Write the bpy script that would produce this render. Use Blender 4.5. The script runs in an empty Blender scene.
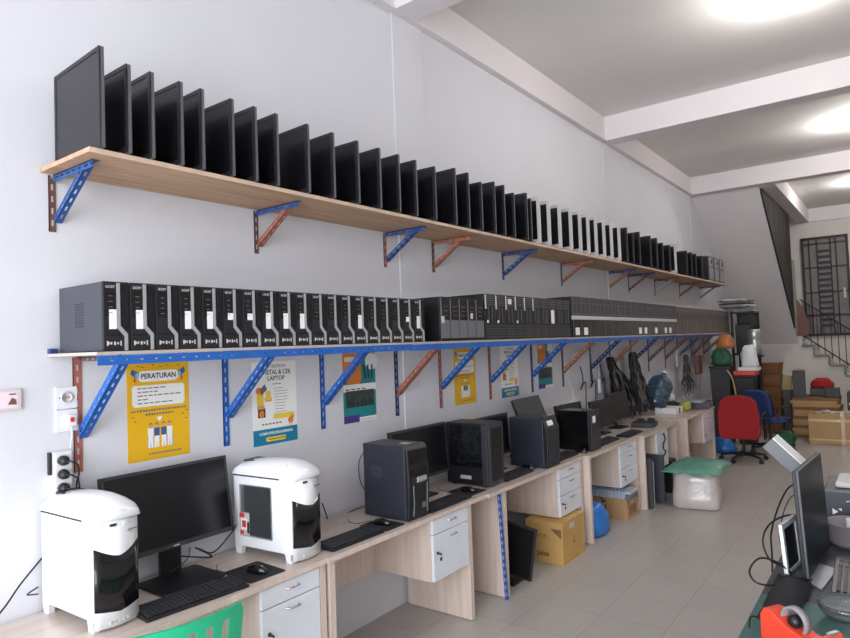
import bpy, math, random
import numpy as np
from mathutils import Matrix, Vector
R=math.radians
rng=random.Random(7)
SC=bpy.context.scene
COL=SC.collection
# ---------------------------------------------------------------- camera maths (850 x 638)
FPX,YAW,PIT,ROL=636.69,0.641036,0.0376155,-0.0365067
CAM=np.array([2.795,0,1.758])
_F=np.array([-math.sin(YAW)*math.cos(PIT),math.cos(YAW)*math.cos(PIT),math.sin(PIT)])
_R0=np.array([math.cos(YAW),math.sin(YAW),0.]); _U0=np.cross(_R0,_F)
_R=math.cos(ROL)*_R0+math.sin(ROL)*_U0; _U=-math.sin(ROL)*_R0+math.cos(ROL)*_U0
def at(u,v,ax,val):
    """point of the world plane (axis ax = val) seen at pixel u, v"""
    d=_F+_R*(u-425)/FPX-_U*(v-319)/FPX
    return CAM+d*((val-CAM[ax])/d[ax])
# ---------------------------------------------------------------- materials
def srgb(r,g,b):
    f=lambda c:(c/255/12.92) if c<=10 else ((c/255+.055)/1.055)**2.4
    return (f(r),f(g),f(b),1)
def newmat(name):
    m=bpy.data.materials.new(name); m.use_nodes=True
    return m,m.node_tree.nodes,m.node_tree.links,m.node_tree.nodes['Principled BSDF']
def mat(name,rgb,rough=.5,metal=0,var=.06,scale=8,stretch=(1,1,1),bump=0,bscale=60,coat=0,spec=.5,alpha=1,trans=0):
    m,N,L,B=newmat(name)
    c=srgb(*rgb)
    tc=N.new('ShaderNodeTexCoord'); mp=N.new('ShaderNodeMapping'); mp.inputs['Scale'].default_value=stretch
    L.new(tc.outputs['Object'],mp.inputs['Vector'])
    nz=N.new('ShaderNodeTexNoise'); nz.inputs['Scale'].default_value=scale; nz.inputs['Detail'].default_value=4
    L.new(mp.outputs['Vector'],nz.inputs['Vector'])
    rp=N.new('ShaderNodeValToRGB'); rp.color_ramp.elements[0].position=.3; rp.color_ramp.elements[1].position=.7
    rp.color_ramp.elements[0].color=tuple(x*(1-var) for x in c[:3])+(1,)
    rp.color_ramp.elements[1].color=tuple(min(1,x*(1+var)) for x in c[:3])+(1,)
    L.new(nz.outputs['Fac'],rp.inputs['Fac']); L.new(rp.outputs['Color'],B.inputs['Base Color'])
    B.inputs['Roughness'].default_value=rough; B.inputs['Metallic'].default_value=metal
    B.inputs['Specular IOR Level'].default_value=spec
    B.inputs['Coat Weight'].default_value=coat
    B.inputs['Transmission Weight'].default_value=trans
    B.inputs['Alpha'].default_value=alpha
    if bump:
        n2=N.new('ShaderNodeTexNoise'); n2.inputs['Scale'].default_value=bscale; L.new(tc.outputs['Object'],n2.inputs['Vector'])
        bp=N.new('ShaderNodeBump'); bp.inputs['Strength'].default_value=bump; bp.inputs['Distance'].default_value=.01
        L.new(n2.outputs['Fac'],bp.inputs['Height']); L.new(bp.outputs['Normal'],B.inputs['Normal'])
    return m
def woodmat(name,c1,c2,rough=.5,axis='z',sc=6,seam=False):
    m,N,L,B=newmat(name)
    tc=N.new('ShaderNodeTexCoord'); mp=N.new('ShaderNodeMapping')
    mp.inputs['Scale'].default_value={'x':(.6,9,9),'y':(9,.6,9),'z':(9,9,.6)}[axis]
    L.new(tc.outputs['Object'],mp.inputs['Vector'])
    nz=N.new('ShaderNodeTexNoise'); nz.inputs['Scale'].default_value=sc; nz.inputs['Detail'].default_value=6; nz.inputs['Distortion'].default_value=.6
    L.new(mp.outputs['Vector'],nz.inputs['Vector'])
    rp=N.new('ShaderNodeValToRGB'); rp.color_ramp.elements[0].position=.3; rp.color_ramp.elements[1].position=.72
    rp.color_ramp.elements[0].color=srgb(*c1); rp.color_ramp.elements[1].color=srgb(*c2)
    L.new(nz.outputs['Fac'],rp.inputs['Fac']); L.new(rp.outputs['Color'],B.inputs['Base Color'])
    B.inputs['Roughness'].default_value=rough
    return m
def emit(name,rgb,s):
    m,N,L,B=newmat(name); B.inputs['Base Color'].default_value=srgb(*rgb)
    B.inputs['Emission Color'].default_value=srgb(*rgb); B.inputs['Emission Strength'].default_value=s
    return m
def tilemat():
    m,N,L,B=newmat('floor tile')
    tc=N.new('ShaderNodeTexCoord'); mp=N.new('ShaderNodeMapping'); mp.inputs['Location'].default_value=(-.357,-.22,0)
    L.new(tc.outputs['Object'],mp.inputs['Vector'])
    bk=N.new('ShaderNodeTexBrick'); bk.offset=0; bk.inputs['Scale'].default_value=1
    bk.inputs['Brick Width'].default_value=.41; bk.inputs['Row Height'].default_value=.41
    bk.inputs['Mortar Size'].default_value=.0022; bk.inputs['Mortar Smooth'].default_value=.1
    bk.inputs['Color1'].default_value=srgb(178,173,168); bk.inputs['Color2'].default_value=srgb(183,178,173); bk.inputs['Mortar'].default_value=srgb(146,138,131)
    L.new(mp.outputs['Vector'],bk.inputs['Vector'])
    m2=N.new('ShaderNodeMapping'); m2.inputs['Scale'].default_value=(30,2,1); L.new(tc.outputs['Object'],m2.inputs['Vector'])
    nz=N.new('ShaderNodeTexNoise'); nz.inputs['Scale'].default_value=2; L.new(m2.outputs['Vector'],nz.inputs['Vector'])
    mx=N.new('ShaderNodeMix'); mx.data_type='RGBA'; mx.blend_type='OVERLAY'; mx.inputs[0].default_value=.12
    L.new(bk.outputs['Color'],mx.inputs[6]); L.new(nz.outputs['Color'],mx.inputs[7])
    L.new(mx.outputs[2],B.inputs['Base Color']); B.inputs['Roughness'].default_value=.34
    return m
M={}
M['wall']=mat('wall paint',(213,213,219),.75,var=.025,scale=1.3,bump=.05,bscale=40)
M['wall2']=mat('back wall paint',(212,206,202),.75,var=.03,scale=1.2)
M['ceil']=mat('ceiling paint',(222,219,217),.85,var=.04,scale=.9)
M['beam']=mat('beam paint',(226,220,222),.75,var=.02,scale=1.5)
M['floor']=tilemat()
M['ply']=woodmat('plywood shelf',(176,134,104),(204,170,138),.6,'y',4)
M['plyedge']=mat('plywood edge',(206,180,158),.6,var=.1,scale=20)
M['shelfgrey']=mat('chipboard shelf',(184,172,166),.55,var=.06,scale=14)
M['lam']=woodmat('oak laminate',(206,186,174),(222,205,194),.42,'z',3)
M['lamy']=woodmat('oak laminate top',(190,174,164),(208,194,184),.3,'y',3)
M['drawer']=mat('white drawer laminate',(226,230,238),.28,var=.02)
M['blue']=mat('blue painted steel',(36,98,182),.42,var=.1,scale=25,metal=.1)
M['ublue']=mat('muted blue painted steel',(44,84,146),.45,var=.12,scale=25,metal=.1)  # darker, less saturated blue for the upper shelf brackets
M['dblue']=mat('dark blue painted steel',(40,62,120),.45,var=.15,scale=25,metal=.1)
M['red']=mat('red oxide painted steel',(166,100,84),.55,var=.16,scale=25,metal=.1)
M['brown']=mat('brown rusty steel',(112,78,68),.6,var=.2,scale=25,metal=.1)
M['orange']=mat('orange primed steel',(168,106,84),.55,var=.12,scale=25)
M['silver']=mat('silver plastic',(176,178,184),.35,metal=.4,var=.03)
M['steel']=mat('bare steel',(190,190,190),.35,metal=.8,var=.05)
M['black']=mat('black plastic',(26,26,30),.42,var=.1)
M['gloss']=mat('gloss black plastic',(14,14,17),.16,var=.05)
M['screen']=mat('dark screen',(17,17,21),.24,var=.03,spec=.45)
M['screend']=mat('display glass dark',(16,22,22),.42,var=.03,spec=.25)
M['screengrey']=mat('matte grey screen',(58,60,60),.5,var=.03,spec=.3)
M['edge']=mat('grey plastic and lit edge tone',(84,84,90),.5,var=.05)  # shelf monitor casings lightened to imitate lit side edges; plain grey on display trim
M['case']=mat('dark grey case steel',(66,68,76),.42,var=.05,metal=.15)
M['casenavy']=mat('navy tinted case steel',(46,49,60),.4,var=.06,metal=.15)
M['dark']=mat('dark grey plastic',(48,49,54),.5,var=.08)
M['mid']=mat('mid grey plastic',(104,104,108),.5,var=.06)
M['brownpc']=mat('dusty brown grey plastic',(84,76,70),.6,var=.12)
M['brownpc2']=mat('dusty light strip plastic',(122,112,104),.6,var=.12)
M['sticker']=mat('white paper sticker',(236,236,236),.7,var=.01)
M['whitep']=mat('white gloss plastic',(238,240,244),.22,var=.01,coat=.2)
M['whitem']=mat('white matte plastic',(226,226,228),.5,var=.02)
M['bezelw']=mat('pale grey bezel',(196,194,192),.45,var=.03)
M['key']=mat('keyboard keys',(44,45,50),.5,var=.1)
M['keytext']=mat('key legends grey',(96,98,106),.5)
M['cloth']=mat('black mouse mat cloth',(24,25,32),.8,var=.15,scale=80)
M['cable']=mat('black cable rubber',(24,23,25),.45,var=.1)
M['cablegrey']=mat('grey cable rubber',(84,80,80),.5,var=.15)
M['yellow']=mat('poster yellow',(232,180,24),.4,var=.04,scale=3)
M['pwhite']=mat('poster white',(240,240,238),.4,var=.01)
M['pteal']=mat('poster teal',(26,134,140),.4,var=.05)
M['pblue']=mat('poster blue',(24,130,168),.4,var=.03)
M['porange']=mat('poster orange',(224,130,50),.4,var=.05)
M['pyel']=mat('poster light yellow',(238,206,70),.4)
M['pink']=mat('print ink dark',(42,44,56),.5)
M['ptext']=mat('print ink grey',(120,112,100),.5)
M['ppurple']=mat('poster purple',(80,52,140),.4)
M['ppale']=mat('poster pale blue',(150,178,212),.4)
M['pnavy']=mat('poster figure blue',(60,92,150),.4)
M['pred']=mat('poster red',(206,60,50),.4)
M['skin']=mat('poster skin tone',(216,160,124),.5)
M['photo']=mat('printed photograph dark',(54,66,66),.5,var=.5,scale=30)
M['card']=mat('brown cardboard',(182,146,102),.8,var=.07,scale=6)
M['cardy']=mat('yellowish cardboard',(196,156,92),.75,var=.08,scale=6)
M['cardd']=mat('old dark cardboard',(128,94,62),.85,var=.12,scale=8)
M['tape']=mat('clear packing tape',(200,172,130),.12,var=.05,coat=.6)
M['redplastic']=mat('red plastic',(222,70,48),.3,var=.05)
M['redfab']=mat('red chair fabric',(160,28,32),.85,var=.1,scale=30,bump=.2,bscale=300)
M['bluefab']=mat('blue chair fabric',(38,58,112),.85,var=.1,scale=30,bump=.2,bscale=300)
M['green']=mat('green plastic chair',(34,180,132),.28,var=.04)
M['teal']=mat('teal desk cover',(48,92,88),.35,var=.08)
M['greenbag']=mat('green plastic sheet',(92,148,130),.35,var=.15,scale=9,bump=.4,bscale=12)
M['dgreen']=mat('green cloth bag',(26,84,58),.6,var=.25,scale=12,bump=.4,bscale=14)
M['orangebag']=mat('orange plastic bag',(184,112,66),.5,var=.2,scale=12)
M['bluebag']=mat('blue plastic bag',(40,120,200),.3,var=.2,scale=14,bump=.6,bscale=18)
M['paper']=mat('newspaper pile',(150,136,118),.8,var=.35,scale=30)
M['tan']=mat('tan paper bag',(176,158,110),.75,var=.08)
M['wicker']=mat('brown wicker',(122,80,46),.7,var=.25,scale=3,stretch=(1,1,14))
M['stone']=mat('grey green stair stone',(120,126,118),.5,var=.25,scale=12)
M['iron']=mat('black wrought iron',(42,34,36),.5,var=.1,metal=.3)
M['woodd']=woodmat('dark brown timber',(15,11,11),(28,21,21),.85,'z',4)
M['woodg']=mat('pale green timber',(132,146,126),.6,var=.06)
M['gate']=mat('weathered gate sheet',(120,114,113),.55,var=.12,scale=6)
M['jug']=mat('blue water jug plastic',(60,86,108),.12,var=.12,scale=10,trans=.35,coat=.3)
M['lime']=mat('lime green ball fabric',(150,156,66),.7,var=.2,scale=20)
M['glass']=mat('clear glass',(240,244,246),.04,var=0,trans=.95)
M['film']=mat('cloudy clear plastic film',(238,226,222),.16,var=.08,trans=.35,bump=.8,bscale=9,coat=.3)
M['inner']=mat('white foam lumps',(228,212,206),.7,var=.15,scale=18,bump=.6,bscale=16)
M['pcb']=mat('circuit board dark',(52,58,64),.5,var=.4,scale=40)
M['chrome']=mat('chrome',(210,210,212),.12,metal=1,var=.02)
M['frame']=mat('pale switch frame',(210,198,202),.4,var=.03)
M['pinkfill']=mat('pale pink print',(232,212,220),.5,var=.03)
M['socket']=mat('white socket plastic',(228,228,232),.35,var=.01)
M['lamp']=emit('lit lamp globe',(255,250,245),230)
M['potgrey']=mat('grey plastic pot',(140,134,136),.4,var=.08)
M['bluecl']=mat('blue clip plastic',(70,170,214),.35)
M['pinkstk']=mat('pink pen plastic',(220,70,130),.35)
def glassmat():
    m,N,L,B=newmat('tinted side window')
    B.inputs['Base Color'].default_value=srgb(30,32,38); B.inputs['Roughness'].default_value=.08; B.inputs['Alpha'].default_value=.28
    return m
M['tint']=glassmat()
# ---------------------------------------------------------------- mesh builder
class MB:
    def __init__(s): s.v=[];s.f=[];s.m=[];s.s=[]
    def add(s,vs,fs,m=0,sm=False,T=None):
        o=len(s.v)
        for p in vs:
            p=Vector(p)
            if T is not None: p=T@p
            s.v.append(tuple(p))
        for f in fs: s.f.append(tuple(i+o for i in f)); s.m.append(m); s.s.append(sm)
        return s
    def box(s,x0,x1,y0,y1,z0,z1,m=0,T=None):
        vs=[(x,y,z) for x in(x0,x1) for y in(y0,y1) for z in(z0,z1)]
        return s.add(vs,[(0,1,3,2),(4,6,7,5),(0,4,5,1),(2,3,7,6),(0,2,6,4),(1,5,7,3)],m,False,T)
    def prism(s,poly,axis,a0,a1,m=0,T=None,sm=False):
        n=len(poly)
        def mk(p,a):
            return (a,p[0],p[1]) if axis=='x' else ((p[0],a,p[1]) if axis=='y' else (p[0],p[1],a))
        vs=[mk(p,a0) for p in poly]+[mk(p,a1) for p in poly]
        fs=[(i,(i+1)%n,n+(i+1)%n,n+i) for i in range(n)]
        s.add(vs,fs,m,sm,T); s.add(vs,[tuple(range(n))[::-1],tuple(range(n,2*n))],m,False,T); return s
    def tube(s,pts,r,n=6,m=0,sm=True,r1=None,T=None):
        pts=[Vector(p) for p in pts]; k=len(pts); rings=[]
        vs=[];fs=[];prev=None
        for i,p in enumerate(pts):
            d=(pts[min(i+1,k-1)]-pts[max(i-1,0)])
            if d.length<1e-9:d=Vector((0,0,1))
            d.normalize()
            a=prev-d*prev.dot(d) if prev is not None else d.cross(Vector((0,0,1)) if abs(d.z)<.9 else Vector((1,0,0)))
            if a.length<1e-6:a=d.cross(Vector((0,1,0)))
            a.normalize(); b=d.cross(a); prev=a
            rr=r if r1 is None else r+(r1-r)*i/(k-1)
            for j in range(n):
                t=2*math.pi*j/n; vs.append(p+a*rr*math.cos(t)+b*rr*math.sin(t))
        for i in range(k-1):
            for j in range(n):
                fs.append((i*n+j,i*n+(j+1)%n,(i+1)*n+(j+1)%n,(i+1)*n+j))
        s.add(vs,fs,m,sm,T); s.add(vs[:n]+vs[-n:],[tuple(range(n))[::-1],tuple(range(n,2*n))],m,False,T); return s
    def lathe(s,prof,n=20,c=(0,0,0),m=0,T=None,sm=True,sy=1,sq=None):
        vs=[];fs=[]
        for r,z in prof:
            for j in range(n):
                t=2*math.pi*j/n; vs.append((c[0]+r*math.cos(t),c[1]+r*math.sin(t)*sy,c[2]+z))
        for i in range(len(prof)-1):
            for j in range(n): fs.append((i*n+j,i*n+(j+1)%n,(i+1)*n+(j+1)%n,(i+1)*n+j))
        if prof[0][0]>1e-4: fs.append(tuple(range(n))[::-1])
        if prof[-1][0]>1e-4: fs.append(tuple(range((len(prof)-1)*n,len(prof)*n)))
        return s.add(vs,fs,m,sm,T)
    def blob(s,c,rx,ry,rz,n=14,k=8,m=0,jit=0,T=None):
        vs=[];fs=[]
        for i in range(k+1):
            a=-math.pi/2+math.pi*i/k
            for j in range(n):
                t=2*math.pi*j/n; q=1+rng.uniform(-jit,jit)
                vs.append((c[0]+rx*math.cos(a)*math.cos(t)*q,c[1]+ry*math.cos(a)*math.sin(t)*q,c[2]+rz*math.sin(a)*(1+rng.uniform(-jit,jit)*.5)))
        for i in range(k):
            for j in range(n): fs.append((i*n+j,i*n+(j+1)%n,(i+1)*n+(j+1)%n,(i+1)*n+j))
        return s.add(vs,fs,m,True,T)
    def slotplate(s,L,w,t,m=0,T=None,pitch=.05,sl=.026,sw=.009):
        """plate along local z, width along x from 0, thickness along y, with a row of slots"""
        a=(w-sw)/2
        s.box(0,a,0,t,0,L,m,T); s.box(a+sw,w,0,t,0,L,m,T)
        z=0;g=pitch-sl
        while z<L-1e-6:
            s.box(a,a+sw,0,t,z,min(z+g,L),m,T); z+=pitch
        return s
    def angle(s,L,w,t,m=0,T=None,**k):
        s.slotplate(L,w,t,m,T,**k)
        S=Matrix(((0,1,0,0),(1,0,0,0),(0,0,1,0),(0,0,0,1)))
        s.slotplate(L,w,t,m,(T@S) if T is not None else S,**k); return s
    def build(s,name,mats,parent=None,loc=(0,0,0),rot=(0,0,0),bevel=0,seg=2):
        me=bpy.data.meshes.new(name); me.from_pydata(s.v,[],s.f); me.update()
        for q in (mats if isinstance(mats,(list,tuple)) else [mats]): me.materials.append(M[q] if isinstance(q,str) else q)
        me.polygons.foreach_set('material_index',s.m); me.polygons.foreach_set('use_smooth',s.s)
        import bmesh
        bm=bmesh.new(); bm.from_mesh(me); bmesh.ops.remove_doubles(bm,verts=bm.verts,dist=1e-5) if bevel else None
        bmesh.ops.recalc_face_normals(bm,faces=bm.faces); bm.to_mesh(me); bm.free()
        o=bpy.data.objects.new(name,me); COL.objects.link(o); o.location=loc; o.rotation_euler=rot
        if parent is not None:o.parent=parent
        if bevel:
            b=o.modifiers.new('bevel','BEVEL'); b.width=bevel; b.segments=seg; b.limit_method='ANGLE'
        return o
def bx(*a,**k): return MB().box(*a,**k)
def frame(p0,p1,up=(0,1,0)):
    """matrix whose z axis runs p0->p1, x axis close to 'up'"""
    p0=Vector(p0);z=(Vector(p1)-p0).normalized(); x=Vector(up); x=(x-z*x.dot(z)).normalized(); y=z.cross(x)
    return Matrix((( x.x,y.x,z.x,p0.x),(x.y,y.y,z.y,p0.y),(x.z,y.z,z.z,p0.z),(0,0,0,1)))
def tag(o,label=None,cat=None,group=None,kind=None):
    if label:o['label']=label
    if cat:o['category']=cat
    if group:o['group']=group
    if kind:o['kind']=kind
    return o
def thing(name,label,cat,loc=(0,0,0),rz=0,group=None,kind=None):
    o=bpy.data.objects.new(name,None); COL.objects.link(o); o.location=loc; o.rotation_euler=(0,0,rz); o.empty_display_size=.05
    return tag(o,label,cat,group,kind)
def kids(o): return [c for c in o.children]
def dup(o,loc=None,rz=None,label=None,parent=None,scale=None,drop=()):
    c=o.copy(); COL.objects.link(c)
    if parent is not None:c.parent=parent
    for k in kids(o):
        if k.name.split('.')[0] in drop: continue
        dup(k,parent=c,drop=drop)
    if loc is not None:c.location=loc
    if rz is not None:c.rotation_euler=(0,0,rz)
    if scale is not None:c.scale=scale
    if label:c['label']=label
    return c
def text(body,size,mt,parent,loc,rot=(R(90),0,R(90)),depth=.0003,name='lettering',align='CENTER',bold=0,sx=1):
    cu=bpy.data.curves.new('t','FONT'); cu.body=body; cu.size=size; cu.extrude=depth; cu.align_x=align; cu.align_y='CENTER'; cu.offset=bold; cu.resolution_u=3
    t=bpy.data.objects.new('t',cu); COL.objects.link(t)
    bpy.context.view_layer.update()
    me=bpy.data.meshes.new_from_object(t); bpy.data.objects.remove(t)
    me.materials.clear(); me.materials.append(M[mt]); me.name=name
    o=bpy.data.objects.new(name,me); COL.objects.link(o); o.location=loc; o.rotation_euler=rot; o.scale=(sx,1,1)
    if parent is not None:o.parent=parent
    return o
ORD=['first','second','third','fourth','fifth','sixth','seventh','eighth','ninth','tenth','eleventh','twelfth','thirteenth','fourteenth','fifteenth','sixteenth','seventeenth','eighteenth','nineteenth']
def ordinal(i):
    n=i+1
    if n<20:return ORD[n-1]
    t={2:'twenty',3:'thirty',4:'forty'}[n//10]
    return t[:-1]+'ieth' if n%10==0 else t+'-'+ORD[n%10-1]
def rrect(w,h,r,n=4,cx=0,cy=0):
    p=[]
    for (sx,sy,a0) in ((1,1,0),(-1,1,90),(-1,-1,180),(1,-1,270)):
        for i in range(n+1):
            a=R(a0+90*i/n); p.append((cx+sx*(w/2-r)+r*math.cos(a),cy+sy*(h/2-r)+r*math.sin(a)))
    return p
def ell(cx,cy,a,b,n=16): return [(cx+a*math.cos(2*math.pi*i/n),cy+b*math.sin(2*math.pi*i/n)) for i in range(n)]
# ================================================================ SETTING
W=4.6; YB=16.4; ZC=4.41; Y0=-3.2
def struct(name,mb,m,**k): return tag(mb.build(name,m,**k),kind='structure')
struct('floor',bx(0,W,Y0,YB,-.1,0),'floor')
struct('ceiling',bx(-.2,W+.2,Y0,YB+.2,ZC,ZC+.12),'ceil')
struct('wall_left',bx(-.15,0,Y0,YB+.15,-.1,ZC),'wall')
struct('wall_right',bx(W,W+.15,Y0,YB+.15,-.1,ZC),'wall2')
struct('wall_back',bx(0,W,YB,YB+.15,-.1,ZC),'wall2')
n=1
def trim(mb,m='beam'):
    global n
    struct('trim_%d'%n,mb,m); n+=1
trim(bx(0,.05,Y0,YB,4.132,ZC))
trim(bx(0,.062,Y0,YB,4.118,4.132))
for y in (-.55,3.45,7.45,11.4):
    trim(bx(.05,W,y,y+.23,4.12,ZC))
for y in (3.47,7.45,11.42):
    trim(bx(0,.007,y,y+.36,0,4.118),'wall')
trim(bx(1.05,1.28,11.63,YB,4.12,ZC))                 # beam beside stair opening
trim(bx(0,W,YB-.05,YB,4.12,ZC))
# ---------------------------------------------------------------- ceiling lamps
def lamp(loc,label):
    t=thing('ceiling_lamp',label,'lamp',loc,0,'bulb lamps along the ceiling')
    MB().lathe([(.075,0),(.075,-.018),(.05,-.03),(.03,-.035),(.03,-.07),(.001,-.07)],20).build('lamp_base','whitem',t)
    MB().lathe([(.02,-.07),(.035,-.085),(.065,-.13),(.07,-.16),(.055,-.2),(.025,-.225),(.001,-.228)],20).build('bulb','lamp',t)
    return t
lamp((2.25,5.55,ZC),'lit bulb lamp on the ceiling nearest the viewer')
lamp((2.50,9.75,ZC),'lit bulb lamp on the ceiling between the two visible cross beams')
lamp((2.45,13.9,ZC),'lit bulb lamp on the ceiling beyond the far cross beam')
# ================================================================ SHELVES
def zt(y): return 2.532+.0045*(y-1.2)
def zl(y): return 1.757-.0022*(y-1.2)
def plank(y0,y1,zf,x0,x1,t0,t1,m=0,mb=None):
    mb=mb or MB()
    vs=[(x,y,zf(y)+t) for x in(x0,x1) for y in(y0,y1) for t in(t0,t1)]
    return mb.add(vs,[(0,1,3,2),(4,6,7,5),(0,4,5,1),(2,3,7,6),(0,2,6,4),(1,5,7,3)],m)
def bracket(parent,y,ztop,h,reach,zd,cu,ca,cd,w=.028,wa=.028,dx=.84):
    """arm mesh with upright and brace children"""
    a=MB(); a.angle(reach,wa,.003,0,frame((.0,y,ztop-.002),(reach,y,ztop-.002),(0,0,-1)))
    arm=a.build('bracket',ca,parent)
    u=MB(); u.angle(h,w,.003,0,frame((.0035,y-.018,ztop-h-.004),(.0035,y-.018,ztop-.004),(0,1,0)))
    uo=u.build('upright',cu,arm)
    b=MB(); p0=(.006,y+.004,ztop-zd);p1=(reach*dx,y+.004,ztop-.012)
    L=(Vector(p1)-Vector(p0)).length
    b.angle(L,w,.003,0,frame(p0,p1,(0,1,0)))
    bo=b.build('brace',cd,arm)
    if cd!=ca or cu!=ca:
        nm={'blue':'blue','ublue':'muted blue','dblue':'dark blue','red':'red oxide','brown':'brown rusty','orange':'orange primed','steel':'bare metal'}
        uo['label']=nm[cu]+' upright'; bo['label']=nm[cd]+' diagonal brace'; arm['label']=nm[ca]+' shelf arm'
    return arm
top=thing('upper_shelf','long plywood wall shelf high on the wall carrying the row of monitors','shelf',(0,0,0))
t=MB(); plank(1.14,6.1,zt,.004,.415,-.018,0,0,t); t.build('board',['ply'],top)
t=MB(); plank(6.105,12.05,zt,.004,.415,-.018,0,0,t); t.build('board',['ply'],top)
t=MB(); plank(1.14,12.05,zt,.415,.419,-.018,.001,0,t); t.build('edge_band','plyedge',top)
U=[(1.19,'brown','blue','blue'),(2.235,'brown','blue','red'),(3.32,'red','blue','blue'),(3.88,'brown','orange','orange'),(4.93,'dblue','blue','blue'),(6.145,'dblue','orange','orange'),(7.48,'dblue','dblue','orange'),(8.18,'dblue','dblue','brown'),(9.28,'brown','brown','steel'),(10.55,'brown','brown','brown'),(11.8,'steel','dblue','brown')]
for y,cu,ca,cd in U:
    cu,ca,cd=[{'blue':'ublue'}.get(q,q) for q in (cu,ca,cd)]
    bracket(top,y,zt(y)-.019,.235,.34,.2,cu,ca,cd)
low=thing('lower_shelf','long wall shelf with blue slotted front beam carrying the computer towers','shelf',(0,0,0))
t=MB(); plank(1.158,6.3,zl,.004,.415,0,.012,0,t); t.build('board','shelfgrey',low)
t=MB(); plank(6.305,12.25,zl,.004,.415,0,.012,0,t); t.build('board','shelfgrey',low)
segs=[(1.16,3.05,'blue'),(3.02,5.3,'blue'),(5.28,7.8,'blue'),(7.78,10.2,'dblue'),(10.18,12.25,'dblue')]
for i,(a,b,c) in enumerate(segs):
    o=.0035*(i%2)
    mb=MB(); mb.slotplate(b-a,.036,.003,0,frame((.416+o,a,zl((a+b)/2)-.001),(.416+o,b,zl((a+b)/2)-.001),(0,0,-1)),pitch=.06,sl=.014,sw=.006)
    mb.build('front_beam',c,low)
mb=bx(.0,.03,1.16,1.188,1.7695,1.79); mb.build('end_cleat','dblue',low)
LB=[(1.275,'red','brown','blue'),(2.009,'blue','blue','blue'),(2.691,'blue','blue','blue'),(3.39,'dblue','blue','red'),(3.91,'red','blue','blue'),(4.63,'red','blue','blue'),(5.39,'dblue','blue','blue'),(6.07,'dblue','blue','orange'),(6.80,'dblue','blue','dblue'),(7.40,'dblue','blue','orange'),(8.13,'brown','blue','dblue'),(8.83,'dblue','blue','brown'),(9.6,'brown','blue','brown'),(10.25,'dblue','blue','dblue'),(11.07,'dblue','blue','brown'),(11.87,'brown','blue','brown')]
for y,cu,ca,cd in LB: bracket(low,y,zl(y)-.003,.48,.40,.345,cu,ca,cd,w=.036,wa=.018,dx=.94)
# ================================================================ MONITORS ON TOP SHELF
def shelf_monitor(w,h,bez,cs,scr='screen',name='computer_monitor',b=.017):
    """stands on its edge; x = depth from the wall (0..w), screen faces -y, y = 0 at the screen plane"""
    t=thing(name,'','monitor')
    mb=MB(); mb.box(0,w,.004,.020,0,h); 
    mb.prism([(.05,.05),(w-.05,.05),(w-.05,h-.05),(.05,h-.05)],'y',.020,.032)
    mb.box(w*.32,w*.68,.032,.045,.08,h*.6); mb.build('casing',cs,t,bevel=.003)
    f=MB()
    f.box(0,w,0,.0045,0,b*1.3); f.box(0,w,0,.0045,h-b,h); f.box(0,b,0,.0045,b*1.3,h-b); f.box(w-b,w,0,.0045,b*1.3,h-b)
    f.build('bezel',bez,t,bevel=.001)
    bx(b,w-b,.002,.004,b*1.3,h-b).build('screen',scr,t)
    q=MB()
    for i in range(4): q.box(w*.74+i*.018,w*.74+i*.018+.009,-.001,0,.006,.010)
    q.build('button_strip','mid' if bez!='bezelw' else 'dark',t)
    return t
protoK=shelf_monitor(.41,.35,'black','edge')
protoK2=shelf_monitor(.415,.385,'black','edge')
protoW=shelf_monitor(.415,.388,'bezelw','bezelw',b=.028)
ML=[(106.5,'K2'),(130,'K'),(154.5,'K'),(180,'K'),(205,'K'),(232,'K'),(256,'K'),(279,'K'),(311,'K'),(336,'K'),(358,'K'),(381,'K'),(400,'K'),(416,'K'),(434,'K'),(457,'K2'),(469,'K2'),(481,'K'),(493.6,'K2'),(504,'K2'),(514,'K'),(526,'K2'),(531.5,'K'),(539,'W'),(550,'W'),(561,'W'),(572,'W'),(581,'W'),(588.5,'W'),(597,'W'),(604.6,'W'),(612,'W'),(620,'W'),(627,'K2'),(633.6,'K'),(640,'K2'),(651,'K2'),(657,'K2'),(663,'K'),(670,'K'),(676,'W'),(687,'K'),(692,'K'),(696,'K'),(702,'K')]
used={}
for i,(u,k) in enumerate(ML):
    y=float(at(u,200,0,.445)[1]) if False else None
    # the vertical front edge of monitor i, at x=.445 and mid height
    zz=zt(5)+.36; lo,hi=.5,14
    for _ in range(40):
        mid=(lo+hi)/2; d=np.array([.445,mid,zz])-CAM; uu=425+FPX*(d@_R)/(d@_F)
        if uu<u: lo=mid
        else: hi=mid
    y=lo-.011
    P={'K':protoK,'K2':protoK2,'W':protoW}[k]
    col={'K':'black','K2':'tall dark','W':'pale-framed'}[k]
    lab='%s monitor on edge on the upper shelf, %s from the left'%(col,ordinal(i))
    rz=R(rng.uniform(-2.2,2.2)) if i else R(-2.5)
    if i in (8,9,15): rz=R(-3)
    loc=(.445-P.children[0].dimensions.x if False else .445-(.41 if k=='K' else .415),y,zt(y)+.0012)
    if k in used: o=dup(P,loc,rz,lab)
    else: o=P; used[k]=1; o.location=loc;o.rotation_euler=(0,0,rz);o['label']=lab
    o['group']='monitors lined up on the upper shelf'
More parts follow.
